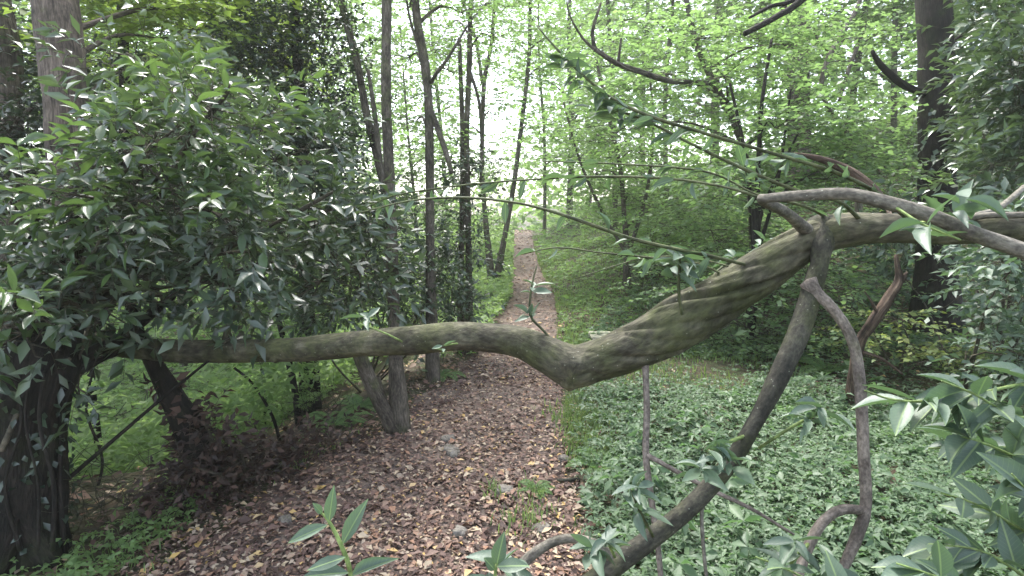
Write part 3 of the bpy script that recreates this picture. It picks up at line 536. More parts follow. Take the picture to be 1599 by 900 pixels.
sprig([(1390, 318, 1.58, 5), (1440, 350, 1.5, 4), (1500, 375, 1.46, 3)], [(1450, 355, 1.48), (1500, 318, 1.5)], L=.10, n=5, mat='shoot')
sprig([(356, 530, 3.04, 6), (360, 500, 3.0, 5), (368, 470, 2.95, 4)], [(340, 470, 2.9), (380, 455, 2.9)], L=.13, n=9)

# ================================================================== LEFT LAUREL TREE (old trunk)
obase = G(38, 868)
ot = thing('laurel_tree', 'old dark mossy trunk with arching limbs and broad glossy green leaves over the slope edge', 'tree', obase)
om = MB(); q = P(50, 640, 2.95)
od = obase[1] * CP + (EYE - obase[2]) * SP; oq = od / FX
pts = spline(np.array([[*(obase - [0.02, 0, .35]), 70 * oq], [*P(38, 855, od), 60 * oq], [*P(42, 760, od), 50 * oq], [*P(46, 650, od), 48 * oq], [*P(58, 580, od + .05), 54 * oq], [*P(85, 500, 3.2), .12], [*P(100, 420, 3.3), .09], [*P(120, 330, 3.3), .06], [*P(150, 250, 3.3), .03]]), .03)
tube(om, pts[:, :3], pts[:, 3], 26, ridge=np.full(len(pts), .12), nr=7, twist=1.5, rough=.06, seed=3)
for e in ((.24, -.10), (-.28, -.2), (.05, -.3)):
    b_ = obase + [e[0], e[1], 0]; b_[2] = H(b_[0], b_[1]) - .06; sp = spline([obase + [e[0] * .2, e[1] * .2, .22], obase + [e[0] * .6, e[1] * .6, .06], b_], .04); tube(om, sp, np.linspace(.1, .03, len(sp)), 10, rough=.1, seed=e[0] * 9)
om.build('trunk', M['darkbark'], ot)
n = 260; zz = rng.uniform(0, 1, n); cen = np.array([P(44, 600 + 260 * q, od) for q in zz]); an = rng.uniform(0, 6.28, n); o_ = np.stack([np.cos(an), np.sin(an), 0 * an], -1)
iv = MB(); leaves(iv, cen + o_ * (52 * oq + rng.uniform(0, .03, n))[:, None], nrm(-Z + o_ * .5 + rng.normal(0, .6, (n, 3))), o_ + Z * .5 + rng.normal(0, .4, (n, 3)), rng.uniform(.025, .055, n), rng.uniform(.018, .035, n), 'mid'); iv.build('ivy', M['holly'], ot)
for q in ((70, 62, 84, 6), (20, 34, 8, 5), (48, 40, 60, 4)):
    one = MB(); p, r = pxspline([(q[0], 580, od - .17, q[3]), (q[1], 660, od - .17, q[3]), (q[2], 760, od - .17, q[3]), (q[0] + 12, 860, od - .16, q[3] + 2)], .04); tube(one, p, r, 6, rough=.08, seed=q[0]); one.build('ivy_stem', M['darkbark'], ot)
def limb(parent, rows, mat='darkbark', name='limb', sides=10):
    p, r = pxspline(rows, .03); b = MB(); tube(b, p, r, sides, rough=.07, seed=rows[0][0]); return b.build(name, M[mat], parent)
limb(ot, [(70, 640, 2.9, 34), (95, 600, 2.85, 30), (120, 570, 2.85, 24), (150, 548, 2.9, 20), (200, 520, 3.0, 16), (280, 450, 3.1, 12), (330, 380, 3.1, 8)])
limb(ot, [(95, 820, 2.75, 12), (97, 720, 2.78, 10), (102, 630, 2.8, 10), (118, 590, 2.82, 10), (150, 565, 2.9, 10), (180, 552, 3.1, 10)])
limb(ot, [(20, 620, 2.85, 22), (0, 560, 2.8, 18), (-40, 480, 2.8, 14), (-60, 400, 2.8, 8)])
limb(ot, [(60, 560, 3.05, 26), (30, 470, 3.0, 18), (40, 380, 2.9, 12), (80, 300, 2.9, 7)])
limb(ot, [(85, 500, 3.2, 26), (180, 430, 3.2, 16), (240, 330, 3.2, 12), (290, 230, 3.1, 9), (355, 145, 3.0, 6), (352, 128, 3.0, 4)], 'twig')
limb(ot, [(180, 430, 3.2, 14), (320, 400, 3.3, 10), (430, 350, 3.4, 8), (520, 300, 3.4, 5)], 'twig')
limb(ot, [(2, 705, 2.5, 9), (30, 640, 2.55, 8), (55, 590, 2.6, 7), (110, 560, 2.7, 6)], 'twig')
lb, sb = MB(), MB()
blobs = [pxblob(*q) for q in ((250, 280, 3.2, 140, 50, .8), (430, 250, 4.2, 100, 70, .7), (560, 420, 4.0, 60, 80, .5), (20, 330, 3.3, 50, 50, .5), (110, 600, 2.75, 50, 22, .2), (330, 330, 3.3, 170, 80, .6), (110, 375, 3.0, 150, 60, .6), (40, 445, 2.7, 120, 70, .5), (220, 420, 3.2, 160, 70, .5), (350, 430, 3.0, 130, 50, .4), (40, 520, 2.6, 90, 42, .3), (480, 350, 3.7, 130, 80, .6), (500, 440, 3.7, 100, 55, .4), (150, 480, 2.9, 110, 40, .3), (320, 180, 3.4, 110, 46, .5))]
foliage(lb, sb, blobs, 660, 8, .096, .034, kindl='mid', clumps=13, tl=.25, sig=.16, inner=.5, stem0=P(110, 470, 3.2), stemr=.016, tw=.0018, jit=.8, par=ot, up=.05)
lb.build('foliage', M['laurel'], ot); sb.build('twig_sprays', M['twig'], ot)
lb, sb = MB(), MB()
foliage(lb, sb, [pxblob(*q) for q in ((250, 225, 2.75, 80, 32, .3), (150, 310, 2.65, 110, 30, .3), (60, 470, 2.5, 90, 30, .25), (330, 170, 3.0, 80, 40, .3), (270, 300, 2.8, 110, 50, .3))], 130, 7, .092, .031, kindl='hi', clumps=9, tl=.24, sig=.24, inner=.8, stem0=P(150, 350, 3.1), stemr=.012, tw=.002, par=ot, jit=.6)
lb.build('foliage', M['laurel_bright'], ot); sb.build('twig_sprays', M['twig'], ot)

lb, sb = MB(), MB()
foliage(lb, sb, [pxblob(*q) for q in ((210, 90, 3.9, 60, 30, .3), (340, 130, 4.2, 60, 35, .3), (200, 200, 3.2, 50, 30, .3), (300, 190, 3.2, 80, 28, .3))], 95, 8, .10, .034, kindl='mid', clumps=9, tl=.28, sig=.25, inner=.4, stem0=P(200, 330, 3.3), stemr=.012, tw=.002, jit=.7, par=ot, up=.3)
lb.build('foliage', M['laurel'], ot); sb.build('twig_sprays', M['twig'], ot)
# dead leaning stump with brown brush
sbase = G(300, 760); st = thing('leaning_trunk', 'dark leaning trunk rising from brown brush at the path edge under the limb', 'tree', sbase)
d0 = sbase[1] / (CP + (450 - 760) / FX * SP)
b = MB(); p, r = pxspline([(330, 790, d0, 70), (318, 720, d0, 56), (300, 680, d0 - .02, 44), (275, 630, d0 - .04, 36), (255, 595, d0 - .06, 30), (236, 560, d0 - .1, 24), (215, 520, d0 - .1, 20), (200, 460, d0 - .1, 14)], .03)
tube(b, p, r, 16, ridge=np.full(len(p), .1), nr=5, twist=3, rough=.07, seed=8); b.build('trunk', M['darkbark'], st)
lb = MB(); ii = rng.integers(0, int(len(p) * .62), 160); n = 160; o = rand_dir(n); leaves(lb, p[ii] + o * r[ii][:, None] * .95, nrm(o + rng.normal(0, .6, (n, 3)) - Z * .4), o + rng.normal(0, .5, (n, 3)), rng.uniform(.05, .10, n), rng.uniform(.025, .045, n), 'mid'); lb.build('dead_leaves', M['dead'], st)
t = shrub('dead_brush', 'low heap of dry dark brown twigs and dead leaves beside the leaning trunk', 'brush', G(390, 760), [pxblob(q[0], q[1], q[2], q[3], q[4], q[5]) for q in ((325, 740, 3.2, 42, 34, .18), (380, 742, 3.35, 48, 24, .18), (445, 726, 3.6, 44, 20, .18), (290, 768, 3.1, 30, 20, .14), (515, 698, 3.9, 34, 16, .15), (325, 695, 3.3, 22, 36, .12))], 520, 6, .055, .024, 'dead', clumps=12, tl=.15, sig=.4, up=.05, jit=.9)
for (px, py, d, s, lab) in ((170, 800, 3.0, 1., 'grey tangle of fine dry twigs beside the old dark trunk'), (500, 640, 4.6, .8, 'sparse dry stems standing on the slope behind the brown brush')):
    t = thing('twig_tangle', lab, 'twigs', P(px, py, d)); b = MB(); c = P(px, py, d); c[2] = H(c[0], c[1]) + .1; n = 130
    o = c + rng.normal(0, .16 * s, (n, 3)) * [1.2, .8, .6]; dd = rand_dir(n); twigs(b, o, o + dd * .1 + rng.normal(0, .02, (n, 3)), o + dd * .24, .0025, .001); b.build('twig_sprays', M['prop'], t)

# ================================================================== TREES WITH VISIBLE TRUNKS
def tree(name, label, trunk, mat, blobs=(), ntw=0, leaf=None, extra=(), group=None, k=8, L=.06, W=.036, style='flat', over=(), nover=0, rough=.04, sides=14, base_flare=1.35, kindl='low', ridge=0, cat='tree', clumps=8, tl=.35, sig=.3, step=.08, **kw):
    q = trunk[-1]; base = P(q[0], q[1], q[2]); base[2] = H(base[0], base[1])
    t = thing(name, label, cat, base, group); tb = MB()
    if mat == 'slim': trunk = [(a_, b_, c_, d_ * .86) for a_, b_, c_, d_ in trunk]; q = trunk[-1]
    rows = [*trunk[:-1], (q[0], q[1], q[2], q[3] * base_flare)]
    p, r = pxspline(rows, step); p = np.vstack([p, base - [0, 0, .25]]); r = np.append(r, r[-1] * 1.15)
    tube(tb, p, r, sides, ridge=np.full(len(p), ridge) if ridge else None, nr=7, twist=.6, rough=rough, seed=trunk[0][0])
    for e in extra: pe, re_ = pxspline(e, step); eb = MB(); tube(eb, pe, re_, 7, rough=.05, seed=e[0][0]); eb.build('limb', M[mat], t)
    if blobs:
        lb, sb = MB(), MB(); bl = [pxblob(*b_) for b_ in blobs]
        for bb in bl:                            # a limb from the stem to each clump of the crown
            dz = np.abs(p[:, 2] - (bb[0][2] - .35 * np.linalg.norm(bb[0][:2] - p[len(p) // 2, :2]))); i0 = int(np.argmin(dz)); lnk = spline([p[i0], (p[i0] + bb[0]) / 2 + [0, 0, .12], bb[0]], .15)
            eb = MB(); tube(eb, lnk, np.linspace(min(r[i0] * .5, .03), .006, len(lnk)), 5, rough=.05, seed=bb[0][0]); eb.build('limb', M[mat], t)
        foliage(lb, sb, bl, ntw, k, L, W, style, kindl, clumps, tl, sig, None, .012, **kw)
        if over:                                 # unseen crown added above the frame to block light from overhead
            ov = [(np.array(q[:3], float), np.array(q[3:], float)) for q in over]; top = np.array([p[0][0], p[0][1], 6.5]); sp = spline([p[0], top], .3); tube(tb, sp, np.full(len(sp), r[0]), 8)
            for c, ax in ov: ln = spline([top, (top + c) / 2 + [0, 0, .5], c], .4); eb = MB(); tube(eb, ln, np.linspace(r[0] * .5, .02, len(ln)), 5); eb.build('limb', M[mat], t)
            foliage(lb, sb, ov, nover, 9, .16, .09, 'flat', 'low', 14, .7, .2, None, .02, tw=.004)
        lb.build('crown', M[leaf], t); sb.build('twig_sprays', M['twig'], t)
    tb.build('trunk', M[mat], t)
    return t
tree('broadleaf_tree', 'stout tree with ridged grey brown bark leaning over the glossy laurel foliage', [(60, -160, 5.0, 58), (85, 0, 4.7, 62), (97, 100, 4.55, 60), (106, 200, 4.45, 58), (110, 300, 4.4, 60), (98, 420, 4.4, 60), (50, 560, 4.4, 62), (-30, 700, 4.4, 70)], 'oak', [(250, 60, 6.0, 170, 70, 1.0), (330, 20, 6.5, 130, 60, 1.), (150, -60, 5.5, 200, 70, 1.), (200, 110, 7, 120, 50, .8)], 950, 'sunny', over=((-4.5, .5, 7.5, 2.6, 2.6, .9), (-2.2, -1.5, 7.2, 2.4, 2.4, .8), (-5.5, 3.5, 8, 2.2, 2, .9), (-1, .8, 8.5, 2, 2, .8), (-4, -4, 7, 2.6, 2.4, .8)), nover=420, L=.085, W=.05, ridge=.10, sides=28, step=.05, tl=.3)
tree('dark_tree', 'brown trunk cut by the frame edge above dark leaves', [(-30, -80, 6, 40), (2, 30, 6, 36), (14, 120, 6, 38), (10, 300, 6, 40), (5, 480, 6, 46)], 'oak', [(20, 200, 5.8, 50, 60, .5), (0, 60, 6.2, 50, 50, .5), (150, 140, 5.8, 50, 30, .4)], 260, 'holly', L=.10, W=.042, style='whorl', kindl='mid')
tree('slim_tree', 'straight slim brown trunk on the path edge with a dark second stem at its foot', [(606, -200, 4.35, 17), (604, 0, 4.3, 18), (603, 150, 4.27, 18), (609, 300, 4.24, 20), (613, 420, 4.22, 22), (617, 540, 4.2, 24), (624, 655, 4.15, 29)], 'slim', [(600, -160, 5, 160, 60, .8), (520, -90, 5, 100, 50, .6)], 120, 'ash', L=.07, extra=[[(558, 545, 4.0, 22), (580, 600, 4.05, 23), (602, 645, 4.1, 24), (616, 672, 4.12, 26)], [(590, 590, 4.2, 8), (602, 630, 4.18, 9), (614, 660, 4.15, 12)]], sides=18, step=.04)
tree('slim_tree', 'grey green leaning stem behind the dark holly meeting the straight slim trunk', [(520, -80, 5.8, 14), (535, 10, 5.7, 12), (556, 90, 5.7, 13), (573, 180, 5.7, 14), (590, 250, 5.7, 14), (602, 310, 5.6, 15), (612, 420, 5.5, 16), (620, 600, 5.4, 18)], 'slim', [(540, -30, 5.6, 80, 50, .6)], 60, 'ash', L=.07, extra=[[(565, 130, 5.6, 8), (545, 60, 5.6, 7), (530, 0, 5.6, 6)], [(600, 305, 5.3, 9), (585, 180, 5.4, 8), (575, 110, 5.5, 5)]])
tree('slim_tree', 'dark slim trunk bowing above the laurel beside the straight brown one', [(640, -120, 5.6, 12), (650, 20, 5.5, 15), (662, 90, 5.5, 16), (669, 160, 5.45, 16), (671, 260, 5.45, 16), (672, 400, 5.4, 17), (676, 590, 5.35, 20)], 'slim', [(660, -60, 5.6, 110, 50, .8), (720, 20, 6, 70, 50, .6), (640, 90, 6, 60, 60, .6), (700, 110, 6.5, 60, 50, .7), (650, 190, 6.2, 50, 50, .6), (640, 10, 6, 60, 50, .6)], 420, 'hazel', L=.05, W=.03, extra=[[(672, 170, 5.45, 9), (695, 235, 5.4, 9), (705, 270, 5.3, 7)], [(671, 130, 5.45, 6), (700, 90, 5.4, 5), (730, 40, 5.4, 3)], [(660, 95, 5.5, 6), (640, 30, 5.5, 4), (632, -20, 5.5, 3)]])
tree('slim_tree', 'slender pole trunk with forked top standing left of the far path', [(740, -100, 6.8, 8), (734, 40, 6.7, 9), (733, 100, 6.65, 10), (729, 200, 6.6, 10), (730, 300, 6.5, 11), (732, 420, 6.5, 12), (733, 553, 6.4, 13)], 'slim', [(735, -50, 6.8, 100, 60, 1), (770, 60, 7, 70, 50, .7), (700, 40, 7.5, 70, 50, .8), (790, 10, 7.5, 60, 50, .8)], 300, 'hazel', L=.05, W=.03, extra=[[(733, 110, 6.65, 6), (748, 160, 6.6, 5), (752, 230, 6.6, 5), (750, 290, 6.6, 4)]])
tree('slim_tree', 'mossy pole trunk wrapped in small dark leaves close beside the forked one', [(717, 60, 7, 7), (722, 200, 6.8, 9), (722, 350, 6.7, 11), (719, 460, 6.6, 12), (723, 556, 6.5, 14)], 'slim', [(722, 290, 6.4, 34, 50, .3), (735, 270, 6.3, 40, 30, .3), (715, 390, 6.4, 45, 40, .3)], 120, 'holly', L=.06, W=.03, style='whorl', kindl='mid', tl=.16)
tree('slim_tree', 'thin pale double trunk at the left verge of the path further on', [(778, -80, 12.5, 6), (768, 60, 12.3, 7), (756, 130, 12.2, 8), (753, 240, 12.1, 8), (757, 330, 12, 9), (767, 432, 11.8, 11)], 'slim', [(760, -30, 12.5, 70, 50, 1.2), (740, 120, 12.5, 60, 40, 1), (720, 200, 12.5, 50, 50, 1), (780, 60, 12.5, 50, 50, 1), (770, 180, 12.5, 40, 40, 1)], 420, 'ash', L=.09, W=.055, extra=[[(753, 130, 12.2, 6), (742, 60, 12.3, 5), (722, 0, 12.4, 4)]])
tree('slim_tree', 'thin trunk leaning right at the path verge with bare lower stem', [(832, -120, 12.8, 5), (828, 0, 12.7, 6), (826, 90, 12.6, 7), (815, 190, 12.5, 8), (802, 290, 12.3, 9), (788, 370, 12.1, 10), (776, 432, 11.9, 11)], 'slim', [(830, -40, 12.8, 60, 50, 1.2), (850, 110, 13, 40, 40, 1), (840, 30, 13, 50, 40, 1), (830, 200, 13, 35, 30, .8), (870, 60, 13, 50, 60, 1)], 380, 'ash', L=.09, W=.055)
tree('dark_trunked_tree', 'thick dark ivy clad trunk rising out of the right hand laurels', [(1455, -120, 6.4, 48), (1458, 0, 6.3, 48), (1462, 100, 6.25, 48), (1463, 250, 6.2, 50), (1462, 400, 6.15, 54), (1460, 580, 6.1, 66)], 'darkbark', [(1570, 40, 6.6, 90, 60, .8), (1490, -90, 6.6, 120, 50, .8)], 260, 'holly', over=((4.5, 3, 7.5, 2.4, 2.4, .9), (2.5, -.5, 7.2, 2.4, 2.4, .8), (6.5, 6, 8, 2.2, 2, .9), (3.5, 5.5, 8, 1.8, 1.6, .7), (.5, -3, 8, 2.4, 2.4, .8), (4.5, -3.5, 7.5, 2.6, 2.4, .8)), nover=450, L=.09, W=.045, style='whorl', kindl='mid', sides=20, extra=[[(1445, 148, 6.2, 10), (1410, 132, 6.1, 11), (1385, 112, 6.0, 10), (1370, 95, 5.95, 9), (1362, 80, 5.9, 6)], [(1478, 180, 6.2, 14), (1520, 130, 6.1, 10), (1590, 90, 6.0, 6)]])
iv = MB(); n = 150; zz = rng.uniform(0, 1, n) ** .8; py_ = 150 + zz * 190; an = rng.uniform(0, 6.28, n); cen = np.array([P(1461, q, 6.2) for q in py_]); rr_ = .17 + rng.uniform(0, .06, n)
o = np.stack([np.cos(an), np.sin(an), 0 * an], -1); leaves(iv, cen + o * rr_[:, None], nrm(-Z + o * .4 + rng.normal(0, .5, (n, 3))), o + Z * .5 + rng.normal(0, .3, (n, 3)), rng.uniform(.05, .09, n), rng.uniform(.04, .07, n), 'mid')
iv.build('ivy', M['laurel'], [q for q in bpy.data.objects if q.name.startswith('dark_trunked_tree')][0])
tree('mossy_tree', 'broad brown mossy trunk among the bright leaves up the right bank', [(1238, -140, 13.5, 36), (1243, 0, 13.3, 34), (1246, 100, 13.2, 32), (1248, 200, 13, 33), (1250, 300, 13, 36), (1250, 350, 13, 42)], 'oak', [(1180, -20, 13, 170, 80, 2), (1320, 10, 13, 150, 80, 2), (1260, -90, 13, 200, 60, 2)], 420, 'ash', L=.11, W=.07, extra=[[(1240, 20, 13.3, 14), (1230, -40, 13.3, 12)], [(1238, 30, 13.2, 16), (1225, 0, 13.2, 14), (1215, -60, 13.2, 10)]], tl=.5)
tree('crooked_tree', 'twisting thin grey tree with curling bare limbs between the mossy and the ivy trunks', [(1365, -60, 9.5, 6), (1335, 20, 9.4, 8), (1310, 60, 9.3, 9), (1290, 100, 9.2, 10), (1283, 140, 9.1, 7), (1300, 180, 9, 8), (1330, 220, 9, 10), (1340, 300, 9, 11), (1340, 380, 9, 12)], 'slim', [(1340, 60, 9.4, 80, 60, 1), (1390, 160, 9, 60, 60, .8)], 170, 'hazel', L=.075, W=.05, extra=[[(1300, 85, 9.3, 6), (1270, 50, 9.3, 5), (1258, 20, 9.3, 4)], [(1340, 70, 9.3, 6), (1325, 110, 9.2, 6), (1310, 160, 9.1, 5)]])
tree('hazel_tree', 'spreading bush tree with bright green layered leaves and a bare mossy limb over the bank', [(1060, -60, 8.2, 8), (1085, 60, 8.1, 10), (1115, 130, 8, 12), (1150, 200, 8, 13), (1170, 280, 8, 14), (1180, 380, 8, 16)], 'slim', [(1130, 120, 7.2, 150, 70, 1.1), (1010, 190, 8.4, 130, 70, 1.1), (1260, 170, 7.2, 120, 70, 1.), (1180, 250, 7.6, 170, 50, 1.), (1090, 60, 8, 150, 50, 1.), (1230, 70, 8, 130, 60, 1.1), (960, 110, 9, 80, 70, 1.)], 1450, 'hazel', L=.075, W=.05, clumps=12, sig=.26, tl=.32, extra=[[(1115, 130, 8, 8), (1060, 128, 7.2, 8), (1035, 124, 6.5, 9), (1000, 112, 6.2, 9), (965, 100, 6.1, 8), (935, 82, 6.0, 6), (910, 60, 6.0, 4), (890, 25, 6.0, 3), (885, 0, 6, 2)], [(930, 80, 6.0, 7), (925, 50, 6.0, 6), (938, 5, 6, 4)], [(965, 100, 6.1, 5), (970, 60, 6.0, 3)], [(1010, 116, 6.2, 4), (980, 108, 6.1, 4), (930, 75, 6, 3)]])
tree('hazel_tree', 'many stemmed sapling clump with pale leaves hanging over the right verge', [(930, 90, 10, 5), (950, 180, 9.9, 7), (968, 260, 9.8, 8), (975, 340, 9.7, 9), (980, 400, 9.6, 11)], 'slim', [(930, 270, 10, 80, 40, 1), (990, 310, 9.6, 110, 45, 1), (1060, 320, 9.3, 100, 45, .9), (900, 210, 10.5, 50, 50, .9), (1000, 240, 10, 90, 40, 1)], 620, 'hazel', L=.07, W=.048, clumps=10, sig=.28, extra=[[(980, 400, 9.6, 7), (1010, 300, 9.6, 6), (1020, 200, 9.6, 5), (1015, 120, 9.6, 3)], [(980, 400, 9.6, 6), (940, 330, 9.7, 5), (905, 250, 9.8, 4), (880, 160, 9.8, 3)]])
tree('hazel_tree', 'cluster of thin dark stems under green leaves just above the trunk fork', [(1205, 60, 6.8, 4), (1190, 160, 6.6, 6), (1184, 260, 6.5, 7), (1180, 400, 6.4, 9)], 'darkbark', [(1210, 200, 6.4, 90, 40, .6), (1290, 280, 6.6, 90, 40, .7), (1140, 300, 6.6, 80, 40, .6), (1350, 250, 7.2, 50, 50, .6)], 520, 'hazel_shade', L=.07, W=.045, clumps=10, sig=.28, extra=[[(1178, 400, 6.4, 7), (1165, 250, 6.5, 6), (1140, 130, 6.6, 4)], [(1182, 400, 6.4, 6), (1215, 280, 6.4, 5), (1235, 140, 6.5, 3)], [(1186, 400, 6.4, 6), (1190, 330, 6.4, 6), (1250, 200, 6.4, 3)]])
b_ = MB(); pass
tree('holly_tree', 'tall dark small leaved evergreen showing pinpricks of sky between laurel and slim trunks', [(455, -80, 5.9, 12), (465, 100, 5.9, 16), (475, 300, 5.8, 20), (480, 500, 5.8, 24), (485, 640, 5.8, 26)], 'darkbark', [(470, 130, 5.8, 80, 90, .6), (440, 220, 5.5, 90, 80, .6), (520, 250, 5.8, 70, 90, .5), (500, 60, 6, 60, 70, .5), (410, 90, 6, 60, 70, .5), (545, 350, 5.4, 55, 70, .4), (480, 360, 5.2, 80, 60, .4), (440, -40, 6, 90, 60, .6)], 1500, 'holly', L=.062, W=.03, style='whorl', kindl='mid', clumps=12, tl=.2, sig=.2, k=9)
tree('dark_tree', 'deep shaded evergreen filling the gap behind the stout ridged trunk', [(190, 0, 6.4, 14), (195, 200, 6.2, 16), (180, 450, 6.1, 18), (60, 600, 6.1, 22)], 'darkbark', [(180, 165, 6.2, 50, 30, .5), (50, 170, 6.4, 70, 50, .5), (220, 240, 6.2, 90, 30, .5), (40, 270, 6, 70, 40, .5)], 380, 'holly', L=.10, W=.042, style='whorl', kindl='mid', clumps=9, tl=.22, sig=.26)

# shrubs of the middle distance
shrub('holly_bush', 'small leaved dark bush crowding the foot of the straight slim trunk', 'bush', D(560, 5.4), [pxblob(*q) for q in ((560, 440, 5.2, 60, 70, .4), (640, 420, 5.6, 55, 60, .4), (600, 350, 5.4, 60, 60, .4), (520, 480, 5.0, 60, 40, .4), (650, 490, 5.6, 45, 50, .3), (700, 400, 6.2, 40, 70, .3), (710, 480, 6.2, 35, 40, .3))], 900, 8, .06, .031, 'laurel', clumps=10, tl=.18, sig=.28)
shrub('understorey_bush', 'tall grey green laurel bank filling the space right of the ivy trunk', 'bush', D(1580, 4.6), [pxblob(*q) for q in ((1620, 60, 4.8, 70, 80, .6), (1625, 170, 4.6, 70, 70, .5), (1630, 270, 4.2, 70, 60, .4), (1580, 330, 4.6, 40, 30, .4), (1400, 345, 5.6, 40, 25, .4), (1590, 350, 3.8, 70, 30, .4), (1540, 220, 5.6, 40, 60, .4), (1550, 60, 6.4, 40, 60, .4), (1650, 150, 4.2, 70, 120, .4))], 900, 8, .105, .042, 'laurel', clumps=10, tl=.22, sig=.27)
shrub('understorey_bush', 'soft green thicket on the bank behind the twisted trunk section', 'bush', D(1180, 6.6), [pxblob(*q) for q in ((1170, 440, 6.4, 110, 45, .7), (1260, 430, 6.0, 110, 50, .6), (1330, 480, 5.8, 80, 50, .5), (1150, 500, 6.2, 70, 40, .5), (1240, 510, 5.9, 90, 30, .5), (1050, 400, 8, 80, 30, .7), (1110, 360, 7.5, 90, 40, .7))], 900, 8, .06, .036, 'hazel_shade', style='flat', kindl='low', clumps=10, tl=.24, sig=.3)
shrub('understorey_bush', 'yellow tinged sparse shrub beside the rotten snag', 'bush', D(1420, 5.0), [pxblob(*q) for q in ((1400, 500, 5.0, 45, 25, .3), (1430, 545, 4.9, 60, 25, .3), (1350, 520, 5.1, 40, 25, .3), (1480, 560, 4.9, 40, 20, .3))], 110, 7, .05, .036, 'yellowish', style='flat', kindl='mid', clumps=7, tl=.2, sig=.32)
shrub('understorey_bush', 'dense mid green bushes under the ivy trunk at the foot of the bank', 'bush', D(1530, 4.4), [pxblob(*q) for q in ((1600, 460, 4.2, 60, 50, .4), (1600, 560, 3.8, 80, 35, .4), (1580, 420, 4.8, 50, 40, .4), (1400, 420, 6.6, 50, 40, .4), (1600, 400, 3.6, 60, 40, .4))], 460, 8, .075, .038, 'laurel_near', clumps=9, tl=.2, sig=.28)
shrub('understorey_bush', 'leafy bank of low shrubs running along the right side of the far path', 'bush', D(1010, 11), [pxblob(*q) for q in ((930, 330, 15, 40, 22, 1), (1040, 370, 11, 60, 30, 1), (1090, 390, 10, 80, 30, .8), (1020, 330, 13, 70, 30, 1), (1080, 340, 11, 90, 30, 1), (980, 260, 12, 50, 40, 1), (1050, 290, 11, 90, 40, 1), (1140, 370, 9, 80, 40, .8))], 1100, 8, .08, .05, 'hazel', style='flat', kindl='low', clumps=10, tl=.35, sig=.3)
shrub('understorey_bush', 'light green sapling bushes under the pole trunks on the left verge', 'bush', D(700, 9), [pxblob(*q) for q in ((690, 440, 8.5, 50, 40, .7), (650, 360, 9, 60, 50, .8), (740, 350, 10, 50, 40, .7), (720, 250, 11, 60, 50, 1), (780, 340, 15, 30, 40, 1), (790, 250, 16, 35, 50, 1), (640, 240, 10, 60, 60, .8))], 560, 8, .07, .045, 'hazel', style='flat', kindl='low', clumps=9, tl=.32, sig=.3)
shrub('slope_bush', 'light green bushes on the slope beyond the old dark trunk', 'bush', D(200, 7.5), [pxblob(*q) for q in ((180, 650, 6.2, 60, 35, .5), (230, 610, 7.5, 70, 30, .6), (150, 600, 8, 50, 40, .6), (260, 690, 5.2, 40, 25, .3))], 260, 7, .07, .045, 'ash', style='flat', kindl='low', clumps=9, tl=.25, sig=.3)
shrub('slope_bush', 'fresh green bushes on the slope under the middle of the limb', 'bush', D(400, 7.5), [pxblob(*q) for q in ((380, 620, 6.5, 60, 30, .5), (440, 600, 8, 70, 30, .6), (520, 610, 6.5, 40, 40, .4), (340, 590, 9, 70, 30, .6))], 240, 7, .07, .045, 'hazel', style='flat', kindl='low', clumps=9, tl=.25, sig=.3)
nb = thing('laurel_bush', 'broad leaved laurel bush reaching in close beside the hanging branch', 'bush', (2.0, 1.6, float(H(2.0, 1.6))))
lb, sb = MB(), MB()
for (rws, m) in (([(1700, 600, 1.5), (1600, 600, 1.45), (1480, 625, 1.4), (1400, 625, 1.35), (1350, 610, 1.32)], 15), ([(1700, 660, 1.5), (1590, 650, 1.42), (1520, 615, 1.36), (1470, 595, 1.33)], 11), ([(1700, 760, 1.5), (1600, 720, 1.45), (1530, 690, 1.4), (1480, 680, 1.4)], 16), ([(1720, 900, 1.5), (1600, 830, 1.42), (1530, 790, 1.38), (1470, 770, 1.36)], 16), ([(1720, 980, 1.45), (1600, 900, 1.35), (1530, 860, 1.32), (1450, 850, 1.3)], 16), ([(1650, 1000, 1.3), (1540, 930, 1.25), (1460, 900, 1.2), (1400, 880, 1.2)], 12), ([(1700, 840, 1.4), (1620, 780, 1.3), (1580, 740, 1.25)], 12), ([(1480, 1000, 1.5), (1330, 940, 1.4), (1230, 890, 1.35), (1180, 870, 1.33)], 12), ([(1700, 700, 1.7), (1560, 700, 1.6), (1450, 700, 1.55)], 10)):
    p = spline(np.array([P(*q) for q in rws]), .02); tube(sb, p, np.linspace(.006, .002, len(p)), 6)
    m = int(m * 1.35); ii = (rng.uniform(.2, 1, m) * (len(p) - 2)).astype(int); T = nrm(p[ii + 1] - p[ii]); o = nrm(rng.normal(size=(m, 3)) - Z * .25); Ls = rng.uniform(.07, .125, m)
    leaves(lb, p[ii], nrm(T * .8 + o * .75 - Z * .1), Z + rng.normal(0, .5, (m, 3)), Ls, Ls * .43, 'hi')
bb = np.array([2.0, 1.6, float(H(2.0, 1.6)) - .05])
for q in ((1700, 600, 1.5), (1700, 760, 1.5), (1720, 900, 1.5), (1480, 1000, 1.5), (1650, 1000, 1.3), (1720, 980, 1.45)):
    p = spline([bb, (bb + P(*q)) / 2 + [.1, 0, .05], P(*q)], .05); tube(sb, p, np.linspace(.014, .006, len(p)), 6)
lb.build('foliage', M['laurel_near'], nb); sb.build('stems', M['shoot'], nb)

